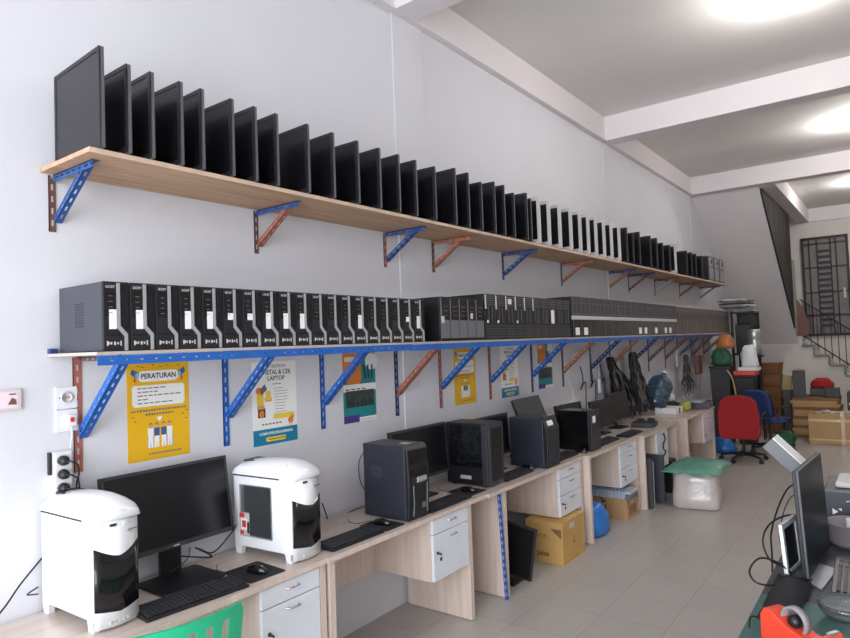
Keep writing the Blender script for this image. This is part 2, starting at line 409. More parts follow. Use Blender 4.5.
# silver pc chassis at the far end of upper shelf
for j,y in enumerate((10.75,11.12,11.5)):
    t=thing('computer_chassis',['silver open computer chassis at the far end of upper shelf, nearest the monitors','middle silver computer chassis of the three at the far end of upper shelf','last silver computer chassis at the far end of upper shelf'][j],'computer chassis',(.225,y,zt(y)+.003),0,'bare chassis on the far end of the upper shelf')
    mb=bx(-.19,.19,0,.3,0,.4); mb.build('chassis','mid',t,bevel=.003)
    mb=bx(-.18,.18,-.003,0,.01,.39); mb.build('side_opening','black',t)
    mb=MB()
    for r in range(6): mb.box(.19,.194,.03,.27,.04+r*.03,.052+r*.03)
    mb.box(.19,.196,.06,.2,.25,.37); mb.build('slot_plates','steel',t)
    MB().lathe([(.045,0),(.045,.006),(.02,.006)],16,T=Matrix.Translation((.195,.13,.31))@Matrix.Rotation(R(90),4,'Y')).build('fan','dark',t)
# ================================================================ TOWERS ON LOWER SHELF
def acer():
    t=thing('slim_computer_tower','','computer'); w=.1035;h=.266;hx=.165
    bx(-hx-.03,hx-.012,-w/2,w/2,.004,h).build('casing','case',t,bevel=.002)
    mb=bx(hx-.012,hx,-w/2,w/2,.002,h+.001); mb.build('front_panel','black',t,bevel=.003)
    y=lambda a:-w/2+w*a
    z=lambda a:h*a
    P=[(y(.50),z(.985)),(y(.50),z(.34)),(y(.78),z(.215)),(y(.78),z(.01)),(y(.90),z(.01)),(y(.90),z(.245)),(y(.62),z(.37)),(y(.62),z(.985))]
    MB().prism(P,'x',hx-.001,hx+.004).build('trim_strip','silver',t)
    mb=MB(); mb.box(hx,hx+.002,y(.08),y(.46),z(.5),z(.9)); mb.box(hx,hx+.002,y(.08),y(.6),z(.225),z(.24)); mb.box(hx,hx+.002,y(.68),y(.96),z(.3),z(.97))
    mb.build('drive_cover','gloss',t)
    mb=MB()
    for k in range(2): mb.box(hx+.001,hx+.0035,y(.16+.09*k),y(.21+.09*k),z(.1),z(.135))
    mb.box(hx+.001,hx+.0035,y(.38),y(.44),z(.09),z(.14)); mb.box(hx+.001,hx+.0035,y(.50),y(.55),z(.1),z(.13)); mb.box(hx+.001,hx+.003,y(.12),y(.16),z(.08),z(.15)); mb.box(hx+.001,hx+.003,y(.62),y(.66),z(.08),z(.15))
    mb.build('ports','bezelw',t)
    mb=MB()
    for k in range(4): mb.box(hx+.002,hx+.003,y(.2),y(.34),z(.55+.08*k),z(.56+.08*k))
    mb.build('vent_lines','mid',t)
    text('acer',.021,'bezelw',t,(hx+.002,y(.27),z(.935)),name='logo')
    mb=MB()
    for r in range(9):
        for c in range(7): mb.box(-.06+.011*c,-.055+.011*c,-w/2-.0006,-w/2,.1+.011*r,.105+.011*r)
    mb.build('side_vent','black',t)
    return t
pa=acer(); y0=1.192; pitch=.1063
stk={0:'t',1:'t',3:'t',4:'t',5:'s',6:'s',7:'t',8:'t',9:'t',13:'t',17:'s',18:'t'}
for i in range(19):
    y=y0+pitch*(i+.5)
    s=stk.get(i)
    lab='slim silver-striped tower%s, %s from the left on the lower shelf'%(' with white sticker' if s=='t' else (' with small sticker' if s=='s' else ''),ordinal(i))
    o=pa if i==0 else dup(pa,drop=('sticker',))
    o.location=(.23,y,zl(y)+.0122); o['label']=lab; o['group']='slim silver-striped towers on the lower shelf'
for i,o in enumerate([x for x in COL.objects if x.name.startswith('slim_computer_tower')]):
    i=round((o.location.y-y0)/pitch-.5); s=stk.get(i)
    if s:
        zz=(.085,.16) if s=='t' else (.125,.155)
        bx(.1665,.168,-.03,-.0015,*zz).build('sticker','sticker',o)
def tower2():   # black towers with grey lower half
    t=thing('black_computer_tower','','computer'); w=.105;h=.295
    bx(-.165,.155,-w/2,w/2,.004,h).build('casing','black',t,bevel=.002)
    bx(.155,.165,-w/2,w/2,.002,h).build('front_panel','gloss',t,bevel=.002)
    mb=bx(.164,.169,-w/2+.004,w/2-.004,.02,.14); mb.build('lower_grille','mid',t)
    mb=bx(.165,.168,-w/2+.004,-w/2+.009,.14,h-.01); mb.build('edge_strip','mid',t)
    mb=MB()
    for k in range(3): mb.box(.1655,.167,-.02,.03,.17+.03*k,.173+.03*k)
    mb.box(.169,.17,-.01,.0,.05,.06);mb.build('drive_slots','mid',t)
    return t
p2=tower2()
for i in range(5):
    y=3.395+.107*(i+.5); o=p2 if i==0 else dup(p2,drop=('sticker',))
    o.location=(.225,y,zl(y)+.0122); o['label']='black tower with grey lower grille, %s right of the silver-striped towers'%ordinal(i); o['group']='grey-grilled black towers on the lower shelf'
    if i in(0,3): bx(.169,.1715,-.05 if i==0 else -.02,-.02 if i==0 else .01,.12 if i==0 else .15,.165 if i==0 else .19).build('sticker','bezelw',o)
def tower3():   # three banded towers with vents
    t=thing('banded_computer_tower','','computer'); w=.144;h=.338
    bx(-.17,.15,-w/2,w/2,.004,h).build('casing','black',t,bevel=.002)
    bx(.15,.16,-w/2,w/2,.002,h).build('front_panel','black',t,bevel=.002)
    mb=MB()
    for k in range(5): mb.box(.16,.163,-w/2+.015,w/2-.006,.256+.016*k,.260+.016*k)
    for k in range(5): mb.box(.16,.163,-w/2+.015,w/2-.006,.02+.02*k,.023+.02*k)
    mb.build('vent_louvres','mid',t)
    mb=bx(.16,.164,-w/2+.05,-w/2+.053,.13,.245); mb.box(.16,.164,.03,.034,.125,.24); mb.build('drive_line','mid',t)
    bx(.16,.162,-w/2+.012,w/2-.01,.122,.246).build('drive_door','gloss',t)
    return t
p3=tower3()
for i in range(10):
    y=3.955+.149*(i+.5); o=p3 if i==0 else dup(p3,drop=('corner_strip','sticker'))
    o.location=(.225,y,zl(y)+.0122); o['group']='louvred black towers on the lower shelf'
    w=.144
    if i<6:
        mb=bx(.163,.168,-w/2+.002,-w/2+.012,.235,.33); mb.box(.163,.167,-w/2+.002,-w/2+.02,.228,.24); mb.build('corner_strip','bezelw',o)
    s={0:1,1:1,3:1,7:2,2:3}.get(i)
    if s==1: bx(.164,.166,-.05,-.03,.125,.145).build('sticker','sticker',o)
    if s==2: bx(.164,.166,-.03,.03,.125,.24).build('sticker','sticker',o)
    if s==3: bx(.164,.166,-.03,.02,.27,.31).build('sticker','sticker',o)
    o['label']='black louvred tower%s, %s louvred one from the left'%(' with pale corner strip' if i<6 else (' with tall white sticker' if s==2 else ''),ordinal(i))
def tower4():
    t=thing('wide_computer_tower','','computer'); w=.196;h=.378
    bx(-.18,.155,-w/2,w/2,.004,h).build('casing','black',t,bevel=.002)
    bx(.155,.165,-w/2,w/2,.002,.16).build('lower_panel','gloss',t)
    bx(.155,.172,-w/2,w/2,.165,.200).build('grey_band','bezelw',t)
    bx(.155,.165,-w/2,w/2,.2,h).build('upper_panel','dark',t)
    mb=bx(.165,.168,-w/2+.002,-w/2+.01,.205,h-.004); mb.box(.165,.167,-w/2+.1,-w/2+.104,.21,h-.08); mb.box(.165,.167,-w/2+.02,w/2-.01,.215,.222); mb.box(.165,.167,-w/2+.02,w/2-.01,h-.06,h-.056); mb.box(.165,.1665,-w/2+.002,-w/2+.006,.01,.16)  # thin upright strip on upper panel imitates a highlight; others are drive lines
    mb.build('drive_and_highlight_lines','mid',t)
    return t
p4=tower4(); st4={0,1,9,10,12,14,15}
for i in range(17):
    y=5.485+.1975*(i+.5); o=p4 if i==0 else dup(p4,drop=('sticker',))
    if i>10: y+=.0
    o.location=(.225,y,zl(y)+.0122); o['group']='grey-banded towers on the lower shelf'
    if i in st4: bx(.166,.168,-.045,.045,.02,.09).build('sticker','sticker',o)
    o['label']='grey-banded dark tower%s, %s banded one from the left'%(' and white sticker' if i in st4 else '',ordinal(i))
def tower5():
    t=thing('dusty_computer_tower','','computer'); w=.17;h=.372
    bx(-.18,.155,-w/2,w/2,.004,h).build('casing','brownpc',t,bevel=.002)
    bx(.155,.163,-w/2,w/2,.2,h).build('upper_panel','brownpc',t)
    bx(.155,.165,-w/2,w/2,.002,.195).build('lower_panel','brownpc',t)
    mb=bx(.165,.169,-w/2+.004,-w/2+.02,.02,.19); mb.box(.163,.168,-w/2+.03,-w/2+.045,.3,.34); mb.box(.163,.166,w/2-.01,w/2-.004,.21,h-.01); mb.build('light_strip','brownpc2',t)
    mb=bx(.163,.166,-w/2+.05,w/2-.03,.23,.29); mb.build('drive_bay','dark',t)
    return t
p5=tower5()
for i in range(19):
    y=8.86+.1725*(i+.5); o=p5 if i==0 else dup(p5)
    o.location=(.225,y,zl(y)+.0122); o['label']='dusty brown-grey tower, %s dusty one from the left on lower shelf'%ordinal(i); o['group']='dusty towers at the far end of the lower shelf'
# ================================================================ POSTERS
def lay(mb,poly,k,m): mb.prism(poly,'x',0,.0006*k,m)
def printrow(t,y0,y1,z,h,m,x=.0014):
    mb=MB(); yy=y0
    while yy<y1: 
        l=rng.uniform(.006,.012); mb.box(.0008,x,yy,yy+l,z-h/2,z+h/2); yy+=l+.004
    mb.build('small_print',m,t)
def posterA(y,z,label,group='taped wall posters'):
    w,h=.31,.448
    t=thing('poster',label,'poster',(0,y,z))
    bx(0,.0008,0,w,0,h).build('sheet','yellow',t)
    mb=MB(); mb.prism(rrect(.2,.05,.02,4,.155,.385),'x',.0008,.0014); mb.prism(rrect(.262,.098,.015,4,.155,.295),'x',.0008,.0014); mb.build('white_panel','pwhite',t)
    text('PERATURAN',.034,'pink',t,(.0017,.155,.385),bold=.0006,sx=.92)
    mb=MB(); ws=[.13,.08,.21,.05,.17]
    for i,q in enumerate(ws):
        yy=.05
        while yy<.05+q: 
            l=rng.uniform(.012,.03); mb.box(.0014,.0017,yy,yy+l,.328-.017*i,.333-.017*i); yy+=l+.006
    mb.build('small_print','ptext',t)
    printrow(t,.02,.285,.228,.009,'ptext'); printrow(t,.085,.225,.209,.009,'ptext'); printrow(t,.10,.26,.028,.007,'ptext')
    for s in(-1,1):
        mb=MB(); c=.155+s*.118
        mb.prism([(c-s*.008,.375),(c+s*.02,.4),(c+s*.012,.42),(c-s*.022,.402)],'x',.0008,.0016,0); mb.prism(ell(c-s*.012,.389,.009,.014),'x',.0008,.0018,1); mb.box(.0008,.0017,c-.004,c+.004,.36,.378,2)
        mb.build('megaphone',['pnavy','ppale','pred'],t)
    for k,(c,b) in enumerate(((.11,3),(.14,2),(.175,2),(.205,3))):
        mb=MB(); mb.box(.0008,.0013,c-.015,c+.015,.055,.11,1) if k in(0,3) else None
        mb.prism([(c-.012,.055),(c-.003,.055),(c-.001,.1),(c+.003,.055),(c+.011,.055),(c+.011,.11),(c-.011,.11)],'x',.0008,.0016,0)
        mb.prism([(c-.012,.108),(c+.012,.108),(c+.014,.145),(c-.014,.145)],'x',.0009,.0018,b)
        mb.prism(ell(c,.156,.008,.010),'x',.0008,.0017,4); mb.prism(ell(c,.161,.009,.008),'x',.0008,.0016,5)
        mb.build('drawn_figure',['pwhite','ppale','pnavy','pwhite','skin','pink'],t)
    MB().prism([(.148,.178),(.162,.178),(.168,.195),(.142,.195)],'x',.0008,.0016).build('drawn_cup','pwhite',t)
    mb=MB()
    for (a,b) in ((.02,.2),(.03,.18),(.27,.195),(.29,.21),(.285,.17),(.05,.43),(.07,.425),(.12,.435),(.19,.43),(.16,.425),(.25,.43)): mb.box(.0008,.0012,a,a+.012,b,b+.004)
    mb.build('confetti','cardd',t)
    return t
def posterB(y,z,label):
    w,h=.31,.452
    t=thing('poster',label,'poster',(0,y,z))
    bx(0,.0008,0,w,0,h).build('sheet','pwhite',t)
    bx(.0008,.0014,.0,w,0,.085).build('blue_band','pblue',t)
    text('ATTENTION!',.024,'ptext',t,(.0012,.165,.425)); text('INSTAL & CEK',.036,'pink',t,(.0012,.17,.392),bold=.0004,sx=.9); text('LAPTOP',.034,'pink',t,(.0012,.165,.358),bold=.0004)
    mb=MB(); mb.box(.0008,.0012,.14,.2,.325,.329)
    for i in range(10): mb.box(.0008,.0012,.15,.15+rng.uniform(.06,.1),.302-.0165*i,.3045-.0165*i)
    for i in range(6): mb.box(.0008,.0012,.06+i*.024,.06+i*.024+.016,.108,.116)
    mb.build('small_print','ptext',t)
    mb=MB(); mb.prism(rrect(.15,.028,.012,4,.215,.148),'x',.0008,.0014); mb.prism(rrect(.14,.024,.01,4,.155,.028),'x',.0014,.002); mb.build('yellow_pill','pyel',t)
    text('COMPUTER ENGINEERING',.0195,'pwhite',t,(.0016,.158,.06),bold=.0004)
    printrow(t,.10,.21,.028,.006,'pink',.0024)
    mb=MB(); mb.box(.0008,.0016,.03,.075,.21,.28,1);mb.prism(ell(.045,.295,.022,.02),'x',.0008,.0015,0); mb.prism([(.06,.27),(.10,.30),(.085,.33),(.05,.30)],'x',.0008,.0018,2); mb.box(.0008,.0016,.09,.125,.24,.29,1); mb.box(.0008,.0014,.085,.13,.235,.255,0); mb.box(.0008,.0016,.035,.085,.15,.2,3); mb.prism(ell(.06,.17,.018,.02),'x',.0008,.0018,0); mb.box(.0008,.0018,.03,.08,.195,.215,4)
    mb.build('drawn_devices',['porange','pyel','mid','pink','skin'],t)
    mb=MB(); mb.prism(ell(.262,.118,.02,.018),'x',.0008,.0016,0); mb.prism(ell(.275,.135,.01,.012),'x',.0008,.0018,0); mb.box(.0008,.0014,.252,.255,.09,.104,1); mb.box(.0008,.0014,.268,.271,.09,.104,1)
    mb.build('drawn_shape',['porange','pink'],t)
    return t
def posterC(y,z,label):
    w,h=.305,.44
    t=thing('poster',label,'poster',(0,y,z))
    bx(0,.0008,0,w,0,h).build('sheet','pteal',t)
    mb=MB(); mb.box(.0008,.0012,0,w*.55,.30,h,0); mb.prism(ell(.1,.28,.07,.06),'x',.0008,.0013,0); mb.build('orange_shape','porange',t)
    mb=MB(); mb.box(.0008,.0015,0,w,.195,.24); mb.box(.0008,.0016,0,w,0,.028); mb.prism(ell(.27,.38,.06,.055),'x',.0008,.0014);mb.build('white_band','pwhite',t)
    bx(.0014,.0018,.02,w-.02,.095,.2).build('photo_print','photo',t)
    mb=MB()
    for i in range(6): mb.box(.0018,.0024,.04+i*.038,.062+i*.038,.10,.125+rng.uniform(0,.035),0)
    mb.build('photo_figures','pink',t)
    bx(.0012,.0022,0,.14,.0,.045).build('purple_box','ppurple',t)
    mb=MB()
    for i in range(3): mb.prism([(.2+.03*i,.27),(.215+.03*i,.27),(.2+.04*i,.36),(.185+.04*i,.36)],'x',.0012,.002,0)
    for i in range(8): mb.box(.0014,.0022,.15+.017*i,.158+.017*i,.01,.014,0)
    for i in range(4): mb.box(.0014,.0018,.02+.05*i,.055+.05*i,.205,.212,0)
    mb.build('dark_lettering','pink',t)
    printrow(t,.02,.10,.40,.03,'pwhite')
    return t
posterA(1.489,1.266,'yellow rules poster with white boxes and four drawn figures, left end below the shelf')
posterB(2.176,1.235,'white laptop service poster with blue foot band, second poster from the left')
posterC(2.868,1.272,'teal and orange poster with dark photograph, third poster from the left')
posterA(4.095,1.262,'yellow rules poster beyond the wall pier, fourth poster from the left')
posterB(4.815,1.256,'white poster with blue foot band, fifth poster from the left')
posterC(5.52,1.278,'teal and orange poster, last and farthest of the wall posters')
# small framed print & sockets
t=thing('wall_switch_frame','small pale framed pink print on the wall at far left edge','frame',(0,0,0))
p=at(-30,389,0,0); ya=float(at(0,400,0,0)[1])-.17; yb=float(at(20.5,400,0,0)[1])
MB().prism([(ya,1.555),(yb,1.555),(yb,1.637),(ya,1.637)],'x',0,.012).build('frame','frame',t,bevel=.002)
bx(.012,.013,ya+.008,yb-.014,1.565,1.627).build('print','pinkfill',t)
mb=MB(); mb.prism([(yb-.05,1.578),(yb-.018,1.576),(yb-.02,1.596),(yb-.035,1.604)],'x',.013,.0137); mb.box(.013,.0137,yb-.045,yb-.02,1.615,1.62); mb.build('dark_mark','brown',t)
t=thing('wall_socket','square white wall socket plate, upper of the two beside the first bracket','socket',(0,1.186,1.54))
bx(0,.008,0,.086,0,.09).build('plate','socket',t,bevel=.002)
MB().lathe([(.024,0),(.024,.004),(.019,.004),(.017,-.001)],20,T=Matrix.Translation((.009,.043,.047))@Matrix.Rotation(R(90),4,'Y')).build('socket_ring','bezelw',t)
mb=bx(.009,.0135,.035,.039,.043,.05); mb.box(.009,.0135,.047,.051,.043,.05); mb.box(.008,.0095,.012,.016,.043,.049);mb.box(.008,.0095,.07,.074,.043,.049); mb.build('holes','ptext',t)
t=thing('wall_socket','square white wall socket plate with plug and red switch, lower one','socket',(0,1.186,1.446))
bx(0,.008,0,.086,0,.09).build('plate','socket',t,bevel=.002)
bx(.008,.034,.038,.074,.02,.068).build('plug','whitem',t,bevel=.006)
bx(.034,.037,.044,.06,.04,.058).build('red_switch','pred',t)
MB().tube([(.02,.056,.02),(.022,.055,-.02),(.018,.052,-.05),(.02,.05,-.07)],.0035).build('flex','whitem',t)
t=thing('power_strip','white wall-hung power strip with three black plugs beside red upright','power strip',(.002,1.165,1.18))
bx(0,.036,0,.07,0,.19).build('strip_body','socket',t,bevel=.004)
for k in range(3):
    z=.155-.055*k
    mb=MB(); mb.lathe([(.02,0),(.021,.012),(.017,.03),(.011,.036),(.001,.037)],16,T=Matrix.Translation((.036,.03,z))@Matrix.Rotation(R(90),4,'Y'))
    pl=mb.build('plug','black',t)
    MB().tube([(.068,.03,z),(.085,.045,z-.002),(.085,.07,z-.02),(.06,.085,z-.06),(.03,.088,z-.1),(.022,.09,-.06-.01*k),(.018,.1,-.10)],.0035).build('power_cord','cable',pl)
mb=bx(-.0,.02,-.012,-.004,.1,.19); mb.build('bracket_clip','black',t)
# far wall switch boxes below the far shelf
for (u,v,l) in ((553+1,352,None),): pass
t=thing('wall_socket','white junction box on the wall below the far lower shelf','socket',(0,10.15,1.25))
bx(0,.03,0,.1,0,.3).build('plate','socket',t,bevel=.003)
t=thing('wall_socket','white socket box on the wall behind the hanging leads','socket',(0,6.22,1.02))
bx(0,.03,0,.12,0,.07).build('plate','socket',t,bevel=.003)
MB().tube([(.02,.06,.07),(.03,.0,.2),(.02,-.1,.35),(.02,.05,.55),(.02,.3,.6),(.02,.6,.55)],.004).build('flex','whitem',t)
# ================================================================ DESKS
ZD=.75
def desk(y0,y1,xf,label,panels,ped,nd=2,back=True,zbot=.355,keys=1):
    t=thing('computer_desk',label,'desk',(0,y0,0)); L=y1-y0
    bx(.012,xf,0,L,ZD-.026,ZD).build('desktop','lamy',t,bevel=.002)
    bx(xf,xf+.0015,0,L,ZD-.026,ZD-.001).build('edge_band','lam',t)
    for y in panels: bx(.03,xf-.012,y-y0-.018,y-y0+.018,.004,ZD-.026).build('side_panel','lam',t)
    if back: bx(.06,.078,panels[0]-y0+.02 if len(panels)>1 else .02,panels[-1]-y0-.02,.34,ZD-.026).build('back_panel','lam',t)
    if ped:
        a,b=ped[0]-y0,ped[1]-y0
        bx(.08,xf-.03,a,b,zbot,ZD-.027).build('pedestal','lam',t)
        H=ZD-.032-zbot
        cuts=[(ZD-.034-.085,ZD-.034),(zbot+.004,ZD-.034-.09)] if nd==2 else [(ZD-.034-.085,ZD-.034),(zbot+.17,ZD-.034-.09),(zbot+.004,zbot+.165)]
        for k,(z0,z1) in enumerate(cuts):
            d=bx(xf-.03,xf-.012,a+.003,b-.003,z0,z1).build('drawer','drawer',t,bevel=.0015)
            m=(a+b)/2
            mb=MB(); zz=z1-.03
            mb.tube([(xf-.012,m-.035,zz),(xf+.008,m-.03,zz),(xf+.008,m+.03,zz),(xf-.012,m+.035,zz)],.004,8)
            mb.build('handle','chrome',d)
            if k==len(cuts)-1:
                MB().lathe([(.009,0),(.009,.006),(.001,.007)],14,T=Matrix.Translation((xf-.013,a+.04,z0+.16 if nd==2 else z0+.1))@Matrix.Rotation(R(90),4,'Y')).build('lock','dark',d)
                zc=(z0+.16 if nd==2 else z0+.1)
                mb=MB(); mb.box(xf-.008,xf+.02,a+.039,a+.041,zc-.006,zc+.004); mb.lathe([(.011,-.0015),(.011,.0015)],12,T=Matrix.Translation((xf+.014,a+.04,zc-.03))@Matrix.Rotation(R(90),4,'Y')); mb.tube([(xf+.014,a+.04,zc-.002),(xf+.014,a+.04,zc-.022)],.0015)
                mb.build('key','dark',d)
    return t
desk(.55,2.16,.545,'oak-look computer desk nearest the viewer, under the two white computers',[.60,2.175-.03],(1.78,2.125))
desk(2.163,3.61,.553,'oak-look computer desk under the black tower, second desk from the viewer',[2.20,3.42],(3.02,3.40))
desk(3.613,5.16,.57,'oak-look computer desk above the yellow carton, third desk from the viewer',[3.84,5.135],(4.70,5.115),3,zbot=.33)
desk(5.163,6.42,.625,'oak-look computer desk above the striped tray, fourth desk from viewer',[5.2,6.40],(5.92,6.38),3,zbot=.325)
desk(6.43,7.62,.68,'oak-look computer desk with keys hanging in its drawers, fifth desk from viewer',[6.47,7.6],(6.86,7.25),3,zbot=.33)
desk(7.98,9.35,.70,'oak-look computer desk at the far end under the water jug',[8.0,9.33],(8.75,9.3),3,zbot=.33)
# ---------------------------------------------------------------- computers on the desks
def white_tower(loc,rz,label,window):
    w,d=.18,.40
    t=thing('white_computer_tower',label,'computer',loc,rz)   # origin at front near (left) bottom corner; depth towards -x
    P=[(-d,.035),(-d,.366),(.0,.366),(0,.035)]
    MB().prism(P,'y',.004,w-.004).build('casing','whitep',t,bevel=.006,seg=3)
    # domed top shell lofted along the depth
    prof=[(-d-.002,.352,.372),(-d+.01,.352,.395),(-d+.04,.352,.414),(-.26,.352,.424),(-.17,.352,.43),(-.10,.352,.43),(-.05,.352,.422),(-.015,.352,.404),(.008,.35,.38),(.018,.345,.355)]
    N=16; vs=[];fs=[]
    for (x,z0,z1) in prof:
        z0=z0+.006; ze=min(.388,z0+(z1-z0)*.62)
        for k in range(N+1):
            q=max(-1,min(1,-1+2*(k-1)/(N-2))); zz=z0 if k in(0,N) else ze+(z1-ze)*(1-abs(q)**2.4)**.85
            vs.append((x+(.016*(1-q*q) if x>-.06 else 0),w/2+q*(w/2-.002),zz))
    for a in range(len(prof)-1):
        for k in range(N): b=a*(N+1)+k; fs.append((b,b+N+1,b+N+2,b+1))
    fs.append(tuple(range(N+1))); fs.append(tuple(range((len(prof)-1)*(N+1),len(prof)*(N+1))))
    mb=MB().add(vs,fs,0,True); mb.box(-d,.0,.001,w-.001,.356,.368)
    mb.build('top_cover','whitep',t)
    mb=bx(-d+.03,-d+.17,.045,w-.045,.398,.4165); mb.build('top_grille','dark',t,bevel=.003)
    # side seam
    bx(-d+.01,-.075,-.001,.003,.352,.358).build('seam','dark',t)
    # curved front : lens shaped cross-section
    n=8
    def front(z0f,z1f,off,name,m):
        mb=MB(); vs=[];fs=[]
        for i in range(n+1):
            y=.006+(w-.012)*i/n; s=math.sin(math.pi*i/n); x=.004+.022*s+off
            k=abs(i/n-.5)*2
            vs+= [(x,y,z0f(k)),(x,y,z1f(k)),(x-.02,y,z0f(k)),(x-.02,y,z1f(k))]
        for i in range(n):
            a=i*4;b=a+4
            fs+=[(a,b,b+1,a+1),(a+2,a+3,b+3,b+2),(a+1,b+1,b+3,a+3),(a,a+2,b+2,b)]
        fs+=[(0,1,3,2),(n*4,n*4+2,n*4+3,n*4+1)]
        mb.add(vs,fs,0,True); return mb.build(name,m,t)
    front(lambda k:.01,lambda k:.385-.03*k*k,0,'front_cover','whitep')
    front(lambda k:.055+.012*k,lambda k:.235+.035*k**1.5,.0025,'dark_front_panel','gloss')
    mb=MB(); 
    for i in range(5): mb.box(.004,.028,.05+.016*i,.058+.016*i,.022,.03)
    mb.build('front_vents','bezelw',t)
    bx(.02,.029,.055,.078,.335,.343).build('badge','dark',t); 
    mb=bx(.018,.0265,.125,.16,.31,.3125); mb.build('disc_slot','mid',t)
    mb=MB()
    for i in range(2): mb.lathe([(.007,0),(.007,.004),(.001,.004)],12,c=(-.055-.03*i,.032,.409))
    mb.build('power_button','bezelw',t)
    for x in (-.055,-d+.0):
        for y in (.006,w-.03):
            MB().prism([(x,.04),(x+.055,.04),(x+.045,0),(x+.012,0)],'y',y,y+.024).build('foot','whitep',t)
    if window:
        bx(-d+.05,-.13,-.001,.004,.085,.315).build('side_window','tint',t)
        mb=bx(-d+.055,-.14,.004,.0045,.09,.31); mb.build('window_backing','black',t)
        mb=MB(); mb.box(-d+.052,-d+.12,-.003,-.001,.09,.19,0); mb.box(-d+.062,-d+.105,-.004,-.003,.115,.165,1); mb.box(-d+.052,-d+.085,-.0045,-.003,.168,.188,2); mb.box(-d+.055,-d+.08,-.0045,-.003,.093,.11,2); mb.box(-d+.105,-d+.12,-.0045,-.003,.1,.15,3)
        mb.box(-d+.07,-d+.098,-.0045,-.004,.125,.155,2)
        mb.build('sticker',['bezelw','pwhite','pred','dark'],t)
    return t
white_tower((.41,1.13,ZD),R(2),'white computer tower with plain side panel, nearest on the left',False).scale=(.98,1,1.12)
white_tower((.475,2.01,ZD),R(4),'white computer tower with dark side window and red sticker',True).scale=(1,1.1,1.09)
def desk_monitor(y,x,w,h,ztop,label,tilt=4,rz=0,scr='screen',base=.22,dx=0):
    """faces +x; local y = width"""
    t=thing('desktop_monitor',label,'monitor',(x,y,ZD),rz)
    T=Matrix.Translation((0,0,ztop-ZD))@Matrix.Rotation(R(-tilt),4,'Y')
    mb=bx(-.03,0,-w/2,w/2,-h,0,T=T); mb.box(-.05,-.03,-w*.3,w*.3,-h*.8,-h*.25,T=T); mb.build('casing','black',t,bevel=.003)
    b=.013; f=MB(); f.box(0,.003,-w/2,w/2,-h,-h+b*1.5,T=T);f.box(0,.003,-w/2,w/2,-b,0,T=T);f.box(0,.003,-w/2,-w/2+b,-h,0,T=T);f.box(0,.003,w/2-b,w/2,-h,0,T=T)
    f.build('bezel','dark',t)
    bx(0,.0015,-w/2+b,w/2-b,-h+b*1.5,-b,T=T).build('screen',scr,t)
    bx(.003,.0035,-.015,.015,-h+.006,-h+.011,T=T).build('maker_mark','bezelw',t)
    zz=max(ztop-ZD-h*.7,.06)
    bx(-.06+dx*.35,-.035+dx*.35,-.05,.05,.01,zz).build('stand_neck','black',t,bevel=.003)
    MB().prism(rrect(.2+dx*.3,base,.02,4,-.02+dx,-.02),'z',0,.012).build('stand_base','black',t,bevel=.003)
    return t
desk_monitor(1.63,.085,.615,.36,1.24,'large desktop monitor behind the first keyboard, between the white computers',9,0,base=.30,dx=.14)
desk_monitor(3.37,.2,.60,.34,1.202,'dark desktop monitor between the black tower and the open-sided tower',3,0)
desk_monitor(4.30,.2,.48,.32,1.172,'dark desktop monitor behind the open-sided tower',3,0)
desk_monitor(4.99,.14,.50,.30,1.252,'matte grey monitor tilted far back above the navy tower',22,R(2),'screengrey')
desk_monitor(5.73,.2,.50,.30,1.128,'small dark monitor behind the fourth tower',10,R(-3))
desk_monitor(6.42,.24,.45,.30,1.10,'dark tilted monitor, left one of the pair near the cable bundles',10,R(-4))
desk_monitor(6.93,.24,.46,.31,1.138,'dark tilted monitor, right one of the pair near the cable bundles',10,R(-4))
def keyboard(x,y,label,rz=0,L=.44,w=.13):
    t=thing('keyboard',label,'keyboard',(x,y,ZD+.0012),rz)
    mb=MB(); mb.prism([(-w/2,0),(w/2,0),(w/2,.012),(-w/2,.022)],'y',-L/2,L/2); mb.build('housing','black',t,bevel=.003)
    k=MB()
    sl=-.01/w
    for r in range(6):
        x0=w/2-.014-r*(w-.024)/6-.014
        z0=.017+ (-x0)*.01/w*1.0
        c=0; yy=-L/2+.01
        while yy<L/2-.016:
            ww=.0165
            if r==0 and 5<=c<=9:
                if c==5: k.box(x0,x0+.014,yy,yy+.09,z0,z0+.006)
            else: k.box(x0,x0+.014,yy,yy+ww,z0,z0+.006)
            yy+=.0195; c+=1
            if c in(15,18): yy+=.008
    k.build('keys','key',t)
    g=MB()
    for r in range(6):
        x0=w/2-.014-r*(w-.024)/6-.014; z0=.023+(-x0)*.01/w
        for c in range(20): g.box(x0+.004,x0+.009,-L/2+.015+.0195*c,-L/2+.02+.0195*c,z0,z0+.0004)
    g.build('key_legends','keytext',t)
    return t
def mouse(x,y,label,z=0,rz=0):
    t=thing('computer_mouse',label,'mouse',(x,y,ZD+z),rz)
    MB().lathe([(.031,0),(.033,.006),(.031,.018),(.024,.028),(.012,.034),(.001,.035)],20,sy=.62*1.0,T=Matrix.Scale(1.75,4,(1,0,0))).build('shell','gloss',t)
    MB().lathe([(.008,-.003),(.009,0),(.008,.003)],12,T=Matrix.Translation((.028,0,.028))@Matrix.Rotation(R(90),4,'X')).build('scroll_wheel','mid',t)
    MB().tube([(-.05,0,.012),(-.1,.02,.004),(-.14,-.05,.003),(-.2,-.04,.003),(-.25,.02,.003)],.0018,5).build('cord','cable',t)
    return t
def pad(x,y,label,rz=0,w=.2,d=.19):
    o=MB().prism(rrect(d,w,.012),'z',0,.003).build('mouse_mat','cloth',loc=(x,y,ZD+.0006),rot=(0,0,rz)); return tag(o,label,'mouse mat')
keyboard(.435,1.515,'black keyboard in front of the large monitor, beside first white computer',R(-5),.44,.145)
